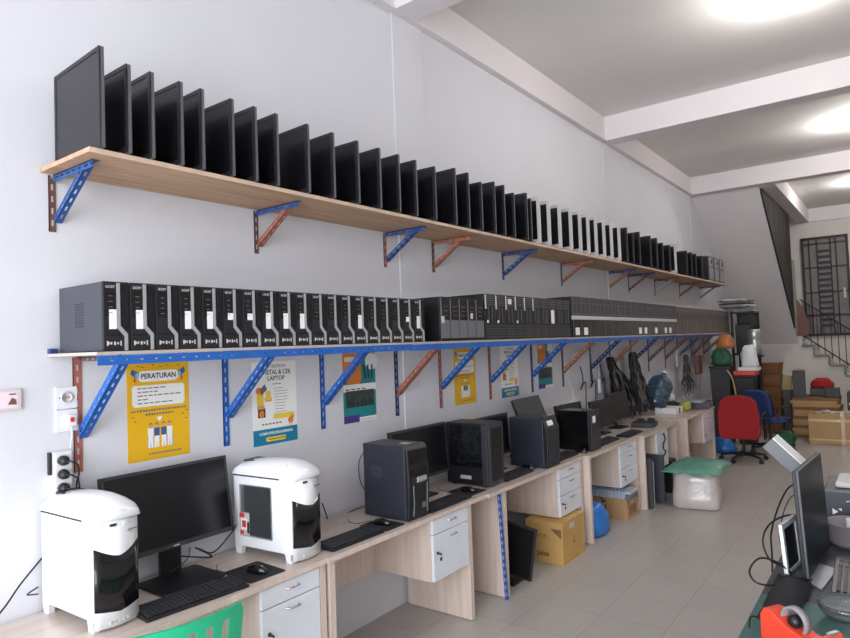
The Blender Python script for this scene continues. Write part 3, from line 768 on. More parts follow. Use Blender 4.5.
pad(.395,1.855,'black mouse mat left of the windowed white computer',R(-3),.19,.22); mouse(.42,1.85,'black mouse on the mat next to the windowed white computer',.004,R(12))
keyboard(.45,2.425,'black keyboard between the windowed white computer and the black tower',R(-1),.38,.14)
pad(.42,2.715,'black mouse mat against the foot of the black tower',0,.17,.20); mouse(.42,2.715,'black mouse beside the foot of the black tower',.004,R(8))
keyboard(.46,3.26,'black keyboard between the black tower and the open-sided tower',0,.44)
pad(.40,3.61,'black mouse mat left of the open-sided tower',0,.2,.2); mouse(.42,3.60,'black mouse left of the open-sided tower',.004,R(8))
keyboard(.44,4.18,'black keyboard between the open-sided tower and the navy tower',0,.40)
mouse(.42,4.45,'black mouse left of the navy tower',0,R(5))
keyboard(.45,5.0,'black keyboard between the navy tower and the smooth black tower',0,.40)
mouse(.50,5.29,'black mouse left of the smooth black tower',0,R(5))
keyboard(.48,5.90,'black keyboard right of the smooth black tower',0,.44)
keyboard(.53,6.45,'farthest black keyboard, in front of the tilted monitors',0,.42)
# paper sheets / light pieces on desks
for (x,y,l) in ((.33,3.47,'pale paper sheet between black tower and open-sided tower'),(.30,4.35,'pale paper sheet behind the keyboard left of the navy tower'),(.34,6.15,'pale paper sheet before the tilted monitors')):
    tag(MB().prism(rrect(.12,.22,.01),'z',0,.002).build('paper_sheet','bezelw',loc=(x,y,ZD+.0005)),l,'paper')
def cabletube(pts,r=.003,label='',name='power_cable',m='cable'):
    return tag(MB().tube(smooth(pts),r,6).build(name,m),label,'cable')
def smooth(pts,k=5):
    P=[Vector(p) for p in pts]; out=[]
    for i in range(len(P)-1):
        a=P[max(i-1,0)];b=P[i];c=P[i+1];d=P[min(i+2,len(P)-1)]
        for j in range(k):
            t=j/k; out.append(.5*((2*b)+(c-a)*t+(2*a-5*b+4*c-d)*t*t+(3*b-a-3*c+d)*t**3))
    out.append(P[-1]); return out
z=ZD+.004
def A(u,v,x=.03): return tuple(float(q) for q in at(u,v,0,x))
cabletube([A(236,525,.10),A(232,532,.12),A(214,552,.16),A(200,549,.16),A(196,548,.2),A(212,557,.2),A(178,556,.2)],.0035,'black cable curling behind the large monitor')
cabletube([A(190,547,.14),A(188,558,.16),A(178,567,.2),A(170,572,.22)],.0025,'thin black cable dropping behind the large monitor stand')
cabletube([A(322,503,.03),A(325,511,.04),A(330,522,.06),A(340,519,.07),A(350,512,.06),A(366,506,.05)],.004,'black power lead beside the windowed white computer')
cabletube([A(364,452,.02),A(359,462,.03),A(360,480,.03),A(366,492,.03)],.003,'black lead looping beside the black tower')
cabletube([A(322,532,.14),A(335,527,.16),A(345,523,.2),A(352,532,.28)],.002,'thin mouse cable on the desk beside the windowed white computer')
cabletube([A(38,587,.015),A(29,593,.03),A(28,595,.05),A(38,594,.02)],.003,'small black lead loop left of the plain white computer')
cabletube([A(42,558,.012),A(20,585,.03),A(0,613,.05),A(-40,655,.08)],.0035,'dark lead running down the wall at the left edge')
# black tower 3
t=thing('desktop_tower','black computer tower with ventilated side standing on second desk','computer',(.355,2.92,ZD))
bx(-.165,.15,-.095,.095,.006,.425).build('casing','casenavy',t,bevel=.004)
mb=MB(); mb.prism([(.15,.004),(.168,.004),(.178,.2),(.170,.40),(.150,.428)],'y',-.095,.095); mb.build('front_panel','black',t,bevel=.004)
mb=bx(.168,.180,-.07,.075,.25,.29); mb.box(.166,.178,-.07,.075,.32,.355);mb.box(.164,.177,-.07,.075,.365,.39); mb.build('drive_bays','gloss',t)
mb=MB(); mb.prism([(.168,.2),(.19,.22),(.185,.245),(.168,.235)],'y',-.02,.06); mb.build('power_badge','silver',t)
mb=MB(); mb.tube([(.176,-.06,.03),(.181,-.055,.1),(.182,-.06,.2)],.004); mb.tube([(.176,.07,.03),(.181,.065,.1),(.182,.07,.2)],.004); mb.box(.17,.176,.03,.06,.06,.09);mb.build('front_trim','mid',t)
mb=MB()
for r in range(6):
    for c in range(8):
        if (r-2.5)**2+(c-3.5)**2<16: mb.box(-.11+.012*c,-.106+.012*c,-.0965,-.095,.23+.013*r,.235+.013*r)
mb.build('side_vent','keytext',t)
bx(.05,.11,-.02,.03,.4255,.4265).build('top_label','bezelw',t)
for a in(-.13,.12):
    for b in(-.08,.06): bx(a,a+.02,b,b+.02,0,.006).build('foot','black',t)
# open-sided tower 4
t=thing('desktop_tower','black computer tower with glass side showing wiring, on the third desk','computer',(.31,3.865,ZD))
mb=MB(); mb.box(-.17,.17,.09,.1,.01,.43); mb.box(-.17,.17,-.1,.1,.42,.435); mb.box(-.17,.17,-.1,.1,.01,.02); mb.box(-.17,-.16,-.1,.1,.02,.42); mb.box(.12,.17,-.1,.1,.02,.42); mb.box(-.17,.13,-.1,-.02,.02,.13); mb.box(-.17,-.145,-.1,-.094,.13,.42)
mb.build('casing','black',t,bevel=.002)
bx(-.15,.118,.06,.09,.135,.415).build('circuit_board','pcb',t)
mb=MB()
for k in range(12):
    x=rng.uniform(-.12,.1); z0=rng.uniform(.16,.38); pts=[(x,.05,z0)]
    for q in range(4): pts.append((max(-.14,min(.11,pts[-1][0]+rng.uniform(-.06,.06))),rng.uniform(-.06,.04),max(.15,min(.4,pts[-1][2]+rng.uniform(-.07,.07)))))
    mb.tube(smooth(pts),.0032,5,k%2)
mb.build('wiring',['mid','black'],t)
mb=bx(-.13,-.06,.0,.06,.18,.24); mb.box(-.02,.06,.01,.06,.3,.36); mb.box(-.12,.08,-.02,.06,.15,.165); mb.build('components','dark',t)
mb=bx(-.145,.12,-.1,-.096,.13,.418); mb.build('side_window','tint',t)
bx(-.06,.03,-.102,-.1,.045,.07).build('case_badge','bezelw',t)
mb=bx(.17,.182,-.095,.098,.008,.435); mb.box(.125,.172,-.108,-.1,.01,.43); mb.build('front_panel','dark',t,bevel=.004)
bx(.182,.186,-.06,.07,.04,.40).build('front_mesh','gloss',t)
for a in(-.14,.12):
    for b in(-.09,.07): bx(a,a+.025,b,b+.02,0,.01).build('foot','black',t)
# navy tower 5
t=thing('desktop_tower','navy-black computer tower with ridged front and white label on top','computer',(.395,4.63,ZD))
bx(-.165,.13,-.11,.11,.006,.385).build('casing','casenavy',t,bevel=.004)
mb=MB(); mb.prism([(.13,.004),(.16,.004),(.166,.30),(.13,.395),(.115,.395),(.115,.385),(.13,.385)],'y',-.11,.11); mb.build('front_panel','black',t,bevel=.003)
mb=MB()
for i in range(7): mb.box(.158,.169,-.085+.026*i,-.072+.026*i,.02,.27)
mb.build('ridges','dark',t)
mb=MB(); mb.prism([(.142,.362),(.157,.325),(.160,.327),(.145,.364)],'y',-.07,.02); mb.build('label','sticker',t)
mb=bx(-.1,.1,-.1115,-.11,.345,.348); mb.box(-.14,.1,-.1115,-.11,.30,.302);mb.build('side_crease','dark',t)
for a in(-.13,.1):
    for b in(-.1,.07): bx(a,a+.025,b,b+.02,0,.006).build('foot','black',t)
# smooth black tower 6
t=thing('desktop_tower','smooth black computer tower with white square sticker, farthest on the desks','computer',(.42,5.46,ZD))
bx(-.17,.13,-.105,.1,.006,.355).build('casing','gloss',t,bevel=.004)
bx(.13,.16,-.105,.1,.004,.36).build('front_panel','black',t,bevel=.006)
bx(.16,.162,-.08,-.02,.25,.31).build('sticker','sticker',t)
mb=bx(.16,.163,-.08,.08,.05,.2); mb.box(.16,.164,.0,.08,.31,.33); mb.build('front_grille','dark',t)
# flat box etc
t=thing('disc_drive','flat black external drive lying right of the tilted monitors','drive',(.47,7.1,ZD+.001),R(8))
bx(-.12,.12,-.13,.13,0,.05).build('drive_body','dark',t,bevel=.004); bx(.12,.123,-.1,.1,.012,.038).build('drive_face','black',t)
for k,(x,y,l) in enumerate(((.33,7.42,'small black adapter left of its twin, beside the flat drive'),(.42,7.5,'small black adapter right of its twin, on the desk end'))):
    t=thing('power_adapter',l,'adapter',(x,y,ZD+.001),R(20)); bx(-.04,.04,-.06,.06,0,.035).build('adapter_body','black',t,bevel=.005); MB().tube(smooth([(0,.06,.015),(.03,.1,.01),(-.02,.12,.008)]),.003).build('lead','cable',t)
# hanging keys on drawers of desk 5 : a lanyard
cabletube([(.70,7.0,.70),(.705,7.03,.64),(.70,7.0,.60),(.705,6.95,.56),(.70,6.99,.53),(.705,7.03,.50),(.70,6.97,.46)],.008,'black lanyard of keys hanging on the fifth desk drawers','key_lanyard')
# blue slotted upright between desks
a=MB(); a.angle(.715,.019,.003,0,frame((.575,3.79,.003),(.565,3.755,.718),(0,1,0))); tag(a.build('slotted_angle','blue'),'blue slotted steel angle leaning upright between second and third desks','steel angle')
# ================================================================ UNDER THE DESKS
def carton(x0,x1,y0,y1,h,label,m,marks,rz=0,flap=False,z=0):
    cx,cy=(x0+x1)/2,(y0+y1)/2; a,b=(x1-x0)/2,(y1-y0)/2
    t=thing('cardboard_box',label,'box',(cx,cy,z),rz)
    bx(-a,a,-b,b,0,h).build('carton',m,t,bevel=.003)
    bx(-a-.0005,a+.0005,-.025,.025,h-.0005,h+.0008).build('top_tape','tape',t)
    marks(t,a,b,h); return t
def mk1(t,a,b,h):
    text('APOR',.035,'cardd',t,(-.02,-b-.0008,.21),rot=(R(90),0,0)); text('juuu',.06,'pink',t,(-.01,-b-.0008,.075),rot=(R(90),0,0),bold=.001)
    bx(a,a+.0012,-.07,.02,h-.07,h-.03).build('address_label','bezelw',t)
    mb=MB(); mb.prism([(.06,h-.05),(.15,h-.05),(.15,h-.12)],'y',-b-.0012,-b); mb.build('corner_print','cardd',t)
    mb=MB(); mb.prism([(-.02,.13),(.02,.13),(0,.16)],'x',a,a+.001); mb.box(a,a+.001,-.004,.004,.16,.19); mb.build('arrow_print','cardd',t)
carton(.30,.62,4.585,5.0,.322,'yellow-brown cardboard box with dark print under the third desk','cardy',mk1)
def mk2(t,a,b,h):
    text('ATIII',.09,'pink',t,(-.02,-b-.0008,.10),rot=(R(90),R(90),0),bold=.001)
    mb=MB()
    for i in range(4): mb.box(a,a+.0012,-.1+.05*i,-.07+.05*i,.03,.12)
    mb.build('side_print','cardd',t); bx(a,a+.0013,-.06,.0,.14,.17).build('address_label','bezelw',t)
carton(.18,.62,6.02,6.34,.20,'brown cardboard box under the fourth desk carrying a striped tray','card',mk2)
t=thing('ribbed_tray','white ribbed plastic tray with blue end lying on the brown box','tray',(.40,6.12,.201),0)
mb=MB()
for i in range(16): mb.tube([(-.32+.035*i,-.13,.0+.01),(-.31+.035*i,-.12,.08),(-.31+.035*i,.1,.08)],.008,5)
mb.build('ribs','ppale',t); bx(-.33,-.2,-.12,.1,.01,.075).build('end_block','bluebag',t,bevel=.01); bx(-.2,.26,-.11,.1,.0,.07).build('tray_core','bezelw',t)
bx(.2,.27,-.12,.08,.0,.05).build('grey_end','mid',t,bevel=.004)
# leaning dark monitor under desk 3
t=thing('leaning_monitor','dark monitor panel leaning on the third desk panel beside the yellow box','monitor',(.40,4.02,.004),0)
T=Matrix.Rotation(R(-5),4,'X')@Matrix.Rotation(R(6),4,'Z')
T=Matrix.Translation((0,.06,.06))@Matrix.Rotation(R(8),4,'Y')@Matrix.Rotation(R(-4),4,'X')
bx(-.20,.20,0,.022,0,.37,T=T).build('casing','black',t,bevel=.003); bx(-.185,.185,-.002,0,.015,.355,T=T).build('screen','screen',t)
bx(-.14,.1,.0,.2,0,.02).build('stand_base','black',t,bevel=.004); bx(-.03,.03,.06,.09,.02,.15).build('stand_neck','black',t)
# blue bag
def bag(name,label,cat,loc,rx,ry,h,m,jit=.12,neck=True,kind=None):
    t=thing(name,label,cat,loc)
    mb=MB(); n=18; prof=[(.75,0),(.95,.08),(1,.3),(.9,.6),(.7,.85),(.45,1.0)]
    vs=[];fs=[]
    for r,z in prof:
        for j in range(n):
            a=2*math.pi*j/n; q=r*(1+rng.uniform(-jit,jit))
            sx=math.copysign(abs(math.cos(a))**.7,math.cos(a));sy=math.copysign(abs(math.sin(a))**.7,math.sin(a))
            vs.append((sx*q*rx,sy*q*ry,z*h*(1+rng.uniform(-.05,.05) if z else 1)))
    for i in range(len(prof)-1):
        for j in range(n): fs.append((i*n+j,i*n+(j+1)%n,(i+1)*n+(j+1)%n,(i+1)*n+j))
    fs.append(tuple(range(n))[::-1]); fs.append(tuple(range((len(prof)-1)*n,len(prof)*n)))
    mb.add(vs,fs,0,True); o=mb.build('sack',m,t)
    return t
bag('plastic_bag','crumpled blue plastic bag under the fourth desk beside the yellow box','bag',(.50,5.47,.002),.13,.18,.28,'bluebag')
# grey panels under desk 5
for k,(x,y,h,l) in enumerate(((.48,6.53,.50,'dark grey flat panel leaning under the fifth desk, nearest'),(.47,6.60,.46,'grey flat panel with pale edge leaning behind the nearest one'),(.52,6.79,.50,'wide dark panel under the drawers of the fifth desk'))):
    t=thing('metal_sheet',l,'panel',(x,y,.003)); T=Matrix.Rotation(R(-2),4,'X')
    bx(-.22,.22,0,.03,0.004,h,T=T).build('panel_body','case' if k!=1 else 'mid',t,bevel=.004)
    bx(.22,.224,.004,.026,.01,h-.004,T=T).build('panel_edge','dark' if k!=1 else 'bezelw',t)
t=thing('computer_tower','black computer tower on the floor beside the clear sack','computer',(.5,7.38,.0)); bx(-.18,.18,-.09,.09,.004,.36).build('casing','black',t,bevel=.004); bx(.18,.186,-.08,.08,.02,.34).build('front_panel','gloss',t); bx(.186,.188,-.05,.02,.12,.22).build('sticker','sticker',t)
# clear sack with foam
t=thing('clear_sack','large clear plastic sack of pale packing foam on the floor','sack',(1.02,7.0,.002),R(8))
mb=MB(); n=24; vs=[];fs=[]; prof=[(.97,0),(1.02,.05),(1.0,.3),(.95,.7),(.92,.95),(.80,1.0)]
def sackgrid(sc,h,mt,nm,jit):
    vs=[];fs=[]
    for r,z in prof:
        for j in range(n):
            a=2*math.pi*j/n; c,s=math.cos(a),math.sin(a); p=.35
            q=sc*r*(1+rng.uniform(-jit,jit))
            vs.append((math.copysign(abs(c)**p,c)*.225*q,math.copysign(abs(s)**p,s)*.31*q,z*h*(1+(rng.uniform(-.03,.03) if z else 0))))
    for i in range(len(prof)-1):
        for j in range(n): fs.append((i*n+j,i*n+(j+1)%n,(i+1)*n+(j+1)%n,(i+1)*n+j))
    fs.append(tuple(range(n))[::-1]);fs.append(tuple(range((len(prof)-1)*n,len(prof)*n)))
    MB().add(vs,fs,0,True).build(nm,mt,t)
sackgrid(.93,.36,'inner','foam_filling',.03); sackgrid(1,.375,'film','plastic_film',.03)
t=thing('plastic_sheet','crumpled green plastic sheet lying over the clear sack','sheet',(1.03,7.0,.395))
mb=MB(); vs=[];fs=[]; A,B=12,14
for i in range(A+1):
    for j in range(B+1):
        x=-.27+.54*i/A;y=-.36+.74*j/B; e=max(abs(i/A-.5),abs(j/B-.5))*2
        vs.append((x+rng.uniform(-.01,.01),y+rng.uniform(-.01,.01),.035*(1-e)+rng.uniform(-.012,.02)+.014-.05*e**4))
for i in range(A):
    for j in range(B): q=i*(B+1)+j; fs.append((q,q+B+1,q+B+2,q+1))
o=MB().add(vs,fs,0,True).build('sheet_body','greenbag',t); so=o.modifiers.new('solid','SOLIDIFY'); so.thickness=.006
# newspaper pile under desk 6
for k in range(6):
    h=.045; tag(MB().prism(rrect(.36-.01*k,.3,.02,2),'z',0,h-.003).build('newspaper_stack','paper',loc=(.42+rng.uniform(-.02,.02),8.35+rng.uniform(-.02,.02),.002+h*k),rot=(0,0,rng.uniform(-.1,.1))),'bundle of old newspapers under the far desk, %s from the floor'%ordinal(k),'newspapers','newspaper bundles under the far desk')
# ================================================================ FAR DESK ITEMS
def bundle(y,x,ztop,zbot,spread,label,m1='cable',m2='cablegrey',N=46,r=.006,dy=0):
    mb=MB()
    for k in range(N):
        yy=y+rng.uniform(-.08,.08); pts=[(x+rng.uniform(-.02,.03),yy,ztop+rng.uniform(-.02,.02))]
        zb=zbot+rng.uniform(0,.18); tx=x+rng.uniform(-.05,.12); ty=y+dy+rng.uniform(-spread,spread)
        S=7
        for s in range(1,S): 
            f=s/S; pts.append((x+(tx-x)*f+rng.uniform(-.02,.02),yy+(ty-yy)*math.sin(f*1.5)+rng.uniform(-.025,.025),ztop+(zb-ztop)*f))
        pts.append((tx,ty,zb)); mb.tube(smooth(pts,3),r,5,0 if k%5 else 1)
    t=thing('cable_bundle',label,'cables'); o=mb.build('hanging_cables',[m1,m2],t); tag(o,kind='stuff')
    MB().tube([(.0,y,ztop+.03),(x+.05,y,ztop+.03),(x+.06,y,ztop)],.008).build('hook','steel',t)
    return t
bundle(7.02,.14,1.50,.80,.26,'thick bundle of black cables hanging from the lower shelf, left one',N=110,r=.010,dy=.36)
bundle(7.78,.14,1.53,.79,.2,'thick bundle of black cables hanging beside the water jug',N=120,r=.010,dy=.12)
bundle(10.15,.14,1.42,.80,.2,'bundle of grey and black cables hanging at far end of shelf','cablegrey','cable',N=40,r=.0055)
for (y,l) in ((6.45,'thin black lead hanging below the sixth lower bracket'),(6.72,'thin black lead looping down the wall behind tilted monitors'),(7.0,'thin black lead hanging above the right tilted monitor')):
    cabletube([(.03,y,1.45),(.04,y+.03,1.3),(.03,y-.02,1.2),(.05,y+.06,1.28),(.03,y+.12,1.15),(.03,y+.1,.95),(.04,y+.05,.8)],.006,l)
t=thing('hanging_adapter','white cable adapter hanging on the wall above the tilted monitors','adapter',(.03,6.95,1.12)); bx(-.01,.02,-.025,.025,0,.16).build('adapter_body','whitem',t,bevel=.006)
MB().tube([(0,0,.16),(.0,.02,.26),(0,0,.36)],.005).build('lead','whitem',t)
# water jug
t=thing('water_jug','large dark blue water jug leaning on the far desk','water jug',(.24,8.40,ZD+.245))
T=Matrix.Translation((0,0,.02))@Matrix.Rotation(R(-32),4,'X')@Matrix.Rotation(R(10),4,'Y')
prof=[(.03,-.2),(.11,-.2),(.135,-.18),(.138,-.1),(.13,-.09),(.138,-.08),(.138,.0),(.13,.01),(.138,.02),(.138,.1),(.12,.15),(.06,.2),(.032,.22),(.032,.26)]
MB().lathe(prof,28,T=T@Matrix.Scale(1.12,4)).build('jug_body','jug',t)
MB().lathe([(.036,.27),(.038,.30),(.001,.305)],18,T=T).build('cap','whitem',t)
t=thing('jug_stand','white box holding up the water jug','stand',(.36,8.42,ZD+.001)); mb=bx(-.13,.13,-.16,.16,0,.075); mb.build('stand_box','whitem',t,bevel=.004); mb=MB(); mb.box(.13,.134,-.02,.02,0,.07); mb.build('dark_strap','black',t)
tag(MB().blob((0,0,.07),.075,.075,.07,jit=.04).build('fabric_ball','lime',loc=(.50,8.66,ZD)),'lime green fabric ball on the far desk','ball')
t=thing('crumpled_tissue','white crumpled tissue behind the green ball','tissue',(.24,8.83,ZD+.081)); MB().blob((0,0,.08),.07,.1,.07,jit=.3).build('tissue','whitem',t); bx(-.08,.08,-.09,.09,-.08,.02).build('tissue_box','dark',t)
tag(bx(-.04,.04,-.05,.05,0,.36).build('black_speaker','black',loc=(.09,9.15,ZD+.001),bevel=.004),'upright black speaker box against the wall on the far desk','speaker')
t=thing('desktop_case','silver-grey desktop computer lying flat on the far desk end','computer',(.50,9.08,ZD+.001),R(4)); bx(-.2,.2,-.16,.2,0,.09).build('casing','case',t,bevel=.004); bx(.2,.207,-.13,.15,.006,.086).build('front_panel','mid',t); bx(.207,.209,.1,.13,.05,.07).build('power_light','sticker',t)
tag(bx(-.16,.16,-.12,.12,0,.025).build('silver_tray','silver',loc=(.5,8.97,ZD+.093),bevel=.003),'silver tray lying on the flat desktop computer','tray')
mbk=MB()
for k in range(20): 
    p=[(rng.uniform(-.06,.06),rng.uniform(-.06,.06),rng.uniform(0,.1)) for _ in range(4)]; mbk.tube(smooth(p,4),.007,5)
tag(mbk.build('cable_heap','cable',loc=(.2,8.98,ZD+.01)),'tangled heap of black cables on the far desk','cables',kind='stuff')
# hanging dark bag near far brackets
tag(bx(-.03,.04,-.13,.13,0,.30).build('hanging_bag','brown',loc=(.17,10.75,1.10),bevel=.02),'dark brown bag hanging below the far end of lower shelf','bag')
# ================================================================ FAR LEFT STORAGE (y 9.6 - 12)
def B(u0,u1,v0,v1,y,dep):
    """extent of a box whose near face (y=const) fills the given pixel window"""
    a=at(u0,(v0+v1)/2,1,y);b=at(u1,(v0+v1)/2,1,y); c=at((u0+u1)/2,v0,1,y);d=at((u0+u1)/2,v1,1,y)
    return float(a[0]),float(b[0]),float(d[2]),float(c[2])
t=thing('storage_rack','dark steel storage rack standing at the end of the lower shelf','rack',(.613,12.35,0))
for x in(-.17,.15):
    for y in(-.28,.28): bx(x-.02,x+.02,y-.02,y+.02,0,2.10).build('post','iron',t)
for z in (.35,.85,1.35,2.07): bx(-.19,.17,-.3,.3,z,z+.03).build('rack_shelf','black',t)
bx(-.19,.17,.27,.29,0.38,2.07).build('rack_back','black',t)
tag(bx(-.13,.11,-.2,.2,0,.5).build('black_cabinet','black',loc=(.613,12.3,1.382),bevel=.01),'black boxed equipment on the upper level of the storage rack','equipment')
for k in range(9): tag(bx(-.19,.19,-.25,.25,0,.024).build('paper_folder',['bezelw','mid','brownpc2','mid','bezelw','dark','mid','brownpc2','bezelw'][k],loc=(.50+rng.uniform(-.1,.1),12.33+rng.uniform(-.1,.06),2.102+.025*k),rot=(0,0,rng.uniform(-.4,.4))),'flat grey folder on top of the storage rack, %s from the bottom'%ordinal(k),'folder','flat folders on top of the storage rack')
t=thing('metal_stool','slim black metal stool under the dented pot','stool',(.86,11.6,0)); MB().lathe([(.13,1.335),(.13,1.365),(.001,1.366)],20).build('seat','black',t)
for k in range(4):
    a=R(45+90*k); MB().tube([(.09*math.cos(a),.09*math.sin(a),1.33),(.12*math.cos(a),.12*math.sin(a),0)],.012).build('leg','iron',t)
t=thing('metal_pot','tall dented metal pot on the black stool','pot',(.86,11.6,1.368)); MB().lathe([(.08,0),(.105,.03),(.105,.2),(.085,.25),(.10,.27),(.10,.40),(.085,.42)],22).build('pot_body','steel',t)
# bins
def bin_(x,y,w,d,h,label,m='black',name='waste_bin'):
    t=thing(name,label,'bin',(x,y,0))
    mb=MB(); a,b=w/2,d/2
    vs=[(-a*.8,-b*.8,0),(a*.8,-b*.8,0),(a*.8,b*.8,0),(-a*.8,b*.8,0),(-a,-b,h),(a,-b,h),(a,b,h),(-a,b,h)]
    mb.add(vs,[(3,2,1,0),(4,5,6,7),(0,1,5,4),(1,2,6,5),(2,3,7,6),(3,0,4,7)]); mb.build('bin_body',m,t,bevel=.01); bx(-a-.01,a+.01,-b-.01,b+.01,h,h+.03).build('lid',m,t,bevel=.006)
    return t
bin_(.46,11.05,.30,.36,1.19,'tall dark grey bin standing under the green bag','dark')
bin_(.80,11.05,.28,.34,1.04,'tall black bin under the red tray','black')
bag('cloth_bag','green cloth bag heaped on the tall dark bin','bag',(.46,11.05,1.222),.15,.16,.27,'dgreen',.2)
bag('plastic_bag','orange plastic bag on top of the green cloth bag','bag',(.52,11.1,1.495),.12,.12,.22,'orangebag',.22)
bag('plastic_bag','white spotted plastic bag on the red tray','bag',(.86,11.08,1.20),.12,.11,.34,'whitem',.22)
t=thing('red_tray','shallow red and white tray on the tall black bin','tray',(.80,11.05,1.072)); bx(-.15,.17,-.16,.16,0,.07).build('tray_body','redplastic',t,bevel=.01); bx(-.08,.2,-.14,.14,.07,.126).build('white_lid','whitem',t,bevel=.01)
tag(MB().tube(smooth([(.58,10.82,1.16),(.66,10.78,1.02),(.70,10.76,.75),(.71,10.74,.4),(.71,10.72,.01)]),.014).build('wooden_stick','tan'),'bent pale wooden stick leaning beside the tall bins','stick')
# blue-white bag heap on floor below desk end
bag('plastic_bag','translucent pale bag on the floor at the far desk end','bag',(.30,9.66,.002),.13,.16,.28,'film',.2)
bag('plastic_bag','blue and white plastic bag on the floor behind the red chair','bag',(.62,10.1,.002),.16,.14,.22,'bluebag',.25)
bag('plastic_bag','dark green plastic bag on the floor beside the blue chair','bag',(1.30,11.05,.002),.14,.14,.22,'dgreen',.25)
# wicker crates stack
xs=B(757,779,361,390,11.9,.3)
for k in range(6):
    t=thing('wicker_basket','brown wicker basket stacked behind the blue chair, %s from the bottom'%ordinal(k),'basket',(.96,12.4,.003+.2*k),R(rng.uniform(-4,4)),'wicker baskets stacked by the stairs'); 
    vs=[(-.14,-.15,0),(.14,-.15,0),(.14,.15,0),(-.14,.15,0),(-.16,-.18,.19),(.16,-.18,.19),(.16,.18,.19),(-.16,.18,.19)]
    MB().add(vs,[(3,2,1,0),(4,5,6,7),(0,1,5,4),(1,2,6,5),(2,3,7,6),(3,0,4,7)]).build('basket_body','wicker',t,bevel=.012); bx(-.165,.165,-.185,.185,.182,.196).build('rim','cardd',t,bevel=.004)
# ================================================================ OFFICE CHAIRS
def office_chair(x,y,rz,fab,label,backw,backh,zb,lift=0,lean=8):
    """faces +y (back towards -y)"""
    t=thing('office_chair',label,'chair',(x,y,0),rz)
    for k in range(5):
        a=R(90+72*k+18); c,s=math.cos(a),math.sin(a)
        L=MB(); L.tube([(0,0,.10),(c*.16,s*.16,.095),(c*.29,s*.29,.07)],.026,8,r1=.015); lg=L.build('base_leg','black',t)
        W_=MB(); W_.lathe([(.012,-.022),(.028,-.02),(.028,-.004),(.012,-.003),(.012,.003),(.028,.004),(.028,.02),(.012,.022)],14,T=Matrix.Translation((c*.29,s*.29,.03))@Matrix.Rotation(a,4,'Z')@Matrix.Rotation(R(90),4,'X')); W_.tube([(c*.29,s*.29,.04),(c*.29,s*.29,.08)],.008); W_.build('caster','black',lg)
    MB().tube([(0,0,.07),(0,0,.25),(0,0,.42+lift)],.025,12,r1=.018).build('gas_column','black',t)
    MB().prism(rrect(.46,.44,.09,5),'z',.42+lift,.48+lift).build('seat',fab,t,bevel=.02,seg=3)
    bx(-.12,.12,-.1,.1,.40+lift,.42+lift).build('seat_plate','black',t)
    # backrest rounded
    T=Matrix.Translation((0,-.235,zb))@Matrix.Rotation(R(lean),4,'X')
    P=[]
    for (a,b) in ((-.42,0),(.42,0),(.5,.12),(.5,.55),(.44,.85),(.30,.97),(.1,1),(-.1,1),(-.30,.97),(-.44,.85),(-.5,.55),(-.5,.12)): P.append((a*backw,b*backh))
    MB().prism(P,'y',-.045,.02,T=T).build('backrest',fab,t,bevel=.018,seg=3)
    MB().prism([(p[0]*1.03,p[1]*1.02-.004) for p in P],'y',.018,.03,T=T).build('back_edge','black',t)
    MB().tube(smooth([(0,-.02,.42+lift),(0,-.22,.41+lift),(0,-.262,zb+.1)]),.02,8).build('back_stem','black',t)
    for s in(-1,1):
        MB().tube(smooth([(s*.22,.1,.42+lift),(s*.28,.1,.5+lift),(s*.28,.08,.64+lift),(s*.27,-.1,.65+lift),(s*.27,-.16,.62+lift),(s*.25,-.2,.5+lift)]),.014,8).build('armrest','black',t)
    return t
office_chair(1.0,9.55,0,'redfab','red office chair seen from behind with tall red backrest',.50,.58,.33,0,4)
office_chair(1.20,10.42,R(-28),'bluefab','blue fabric office chair half hidden behind the red chair',.46,.40,.52,.02,8)
# ================================================================ BOX PILE RIGHT BACK
def stackflat(x0,x1,y0,y1,n,h,label0,m='card'):
    for k in range(n):
        t=tag(bx(-(x1-x0)/2,(x1-x0)/2,-(y1-y0)/2,(y1-y0)/2,0,h-.002).build('flattened_carton',m if k%3 else 'cardd',loc=((x0+x1)/2+rng.uniform(-.015,.015),(y0+y1)/2+rng.uniform(-.015,.015),.002+h*k),rot=(0,0,rng.uniform(-.03,.03))),label0%ordinal(k),'cardboard','flattened cartons piled behind the wrapped box')
stackflat(1.30,1.95,11.95,12.6,13,.05,'flattened brown carton in the tall pile behind the wrapped box, %s from the floor')
t=thing('wrapped_box','long brown carton wrapped in shiny clear tape at the back','box',(2.1,11.6,.002))
bx(-.52,.6,-.24,.24,0,.46).build('carton','card',t,bevel=.006)
mb=bx(-.523,.603,-.243,.243,.06,.085); mb.box(-.523,.603,-.243,.243,.34,.38); mb.box(-.1,-.05,-.244,.244,.001,.463); mb.build('tape_bands','tape',t)
mb=MB(); 
for k in range(9): mb.blob((-.4+.1*k,rng.uniform(-.15,.1),.47),.07,.08,.02,8,5,jit=.3)
mb.build('crumpled_film','film',t)
def smallbox(name,x,y,z,a,b,h,m,label,cat,rz=0): return tag(bx(-a,a,-b,b,0,h).build(name,m,loc=(x,y,z),rot=(0,0,rz),bevel=.006),label,cat)
ZT=.002+.05*13+.001
smallbox('computer_tower',1.40,12.15,ZT,.09,.2,.42,'dark','dark grey tower standing on the pile of flattened cartons','computer',.1)
smallbox('black_crate',1.70,12.42,ZT,.17,.14,.12,'black','low black crate on the carton pile beneath the red bag','crate')
bag('shoulder_bag','red padded bag lying on the black crate','bag',(1.70,12.42,ZT+.122),.17,.12,.16,'redfab',.05)
t=thing('kitchen_crate','black crate stack standing right of the carton pile','crate',(2.26,12.5,0)); bx(-.22,.3,-.2,.2,0,.72).build('crate_body','black',t,bevel=.01); bx(-.2,.28,-.205,-.2,.5,.55).build('label_strip','bezelw',t)
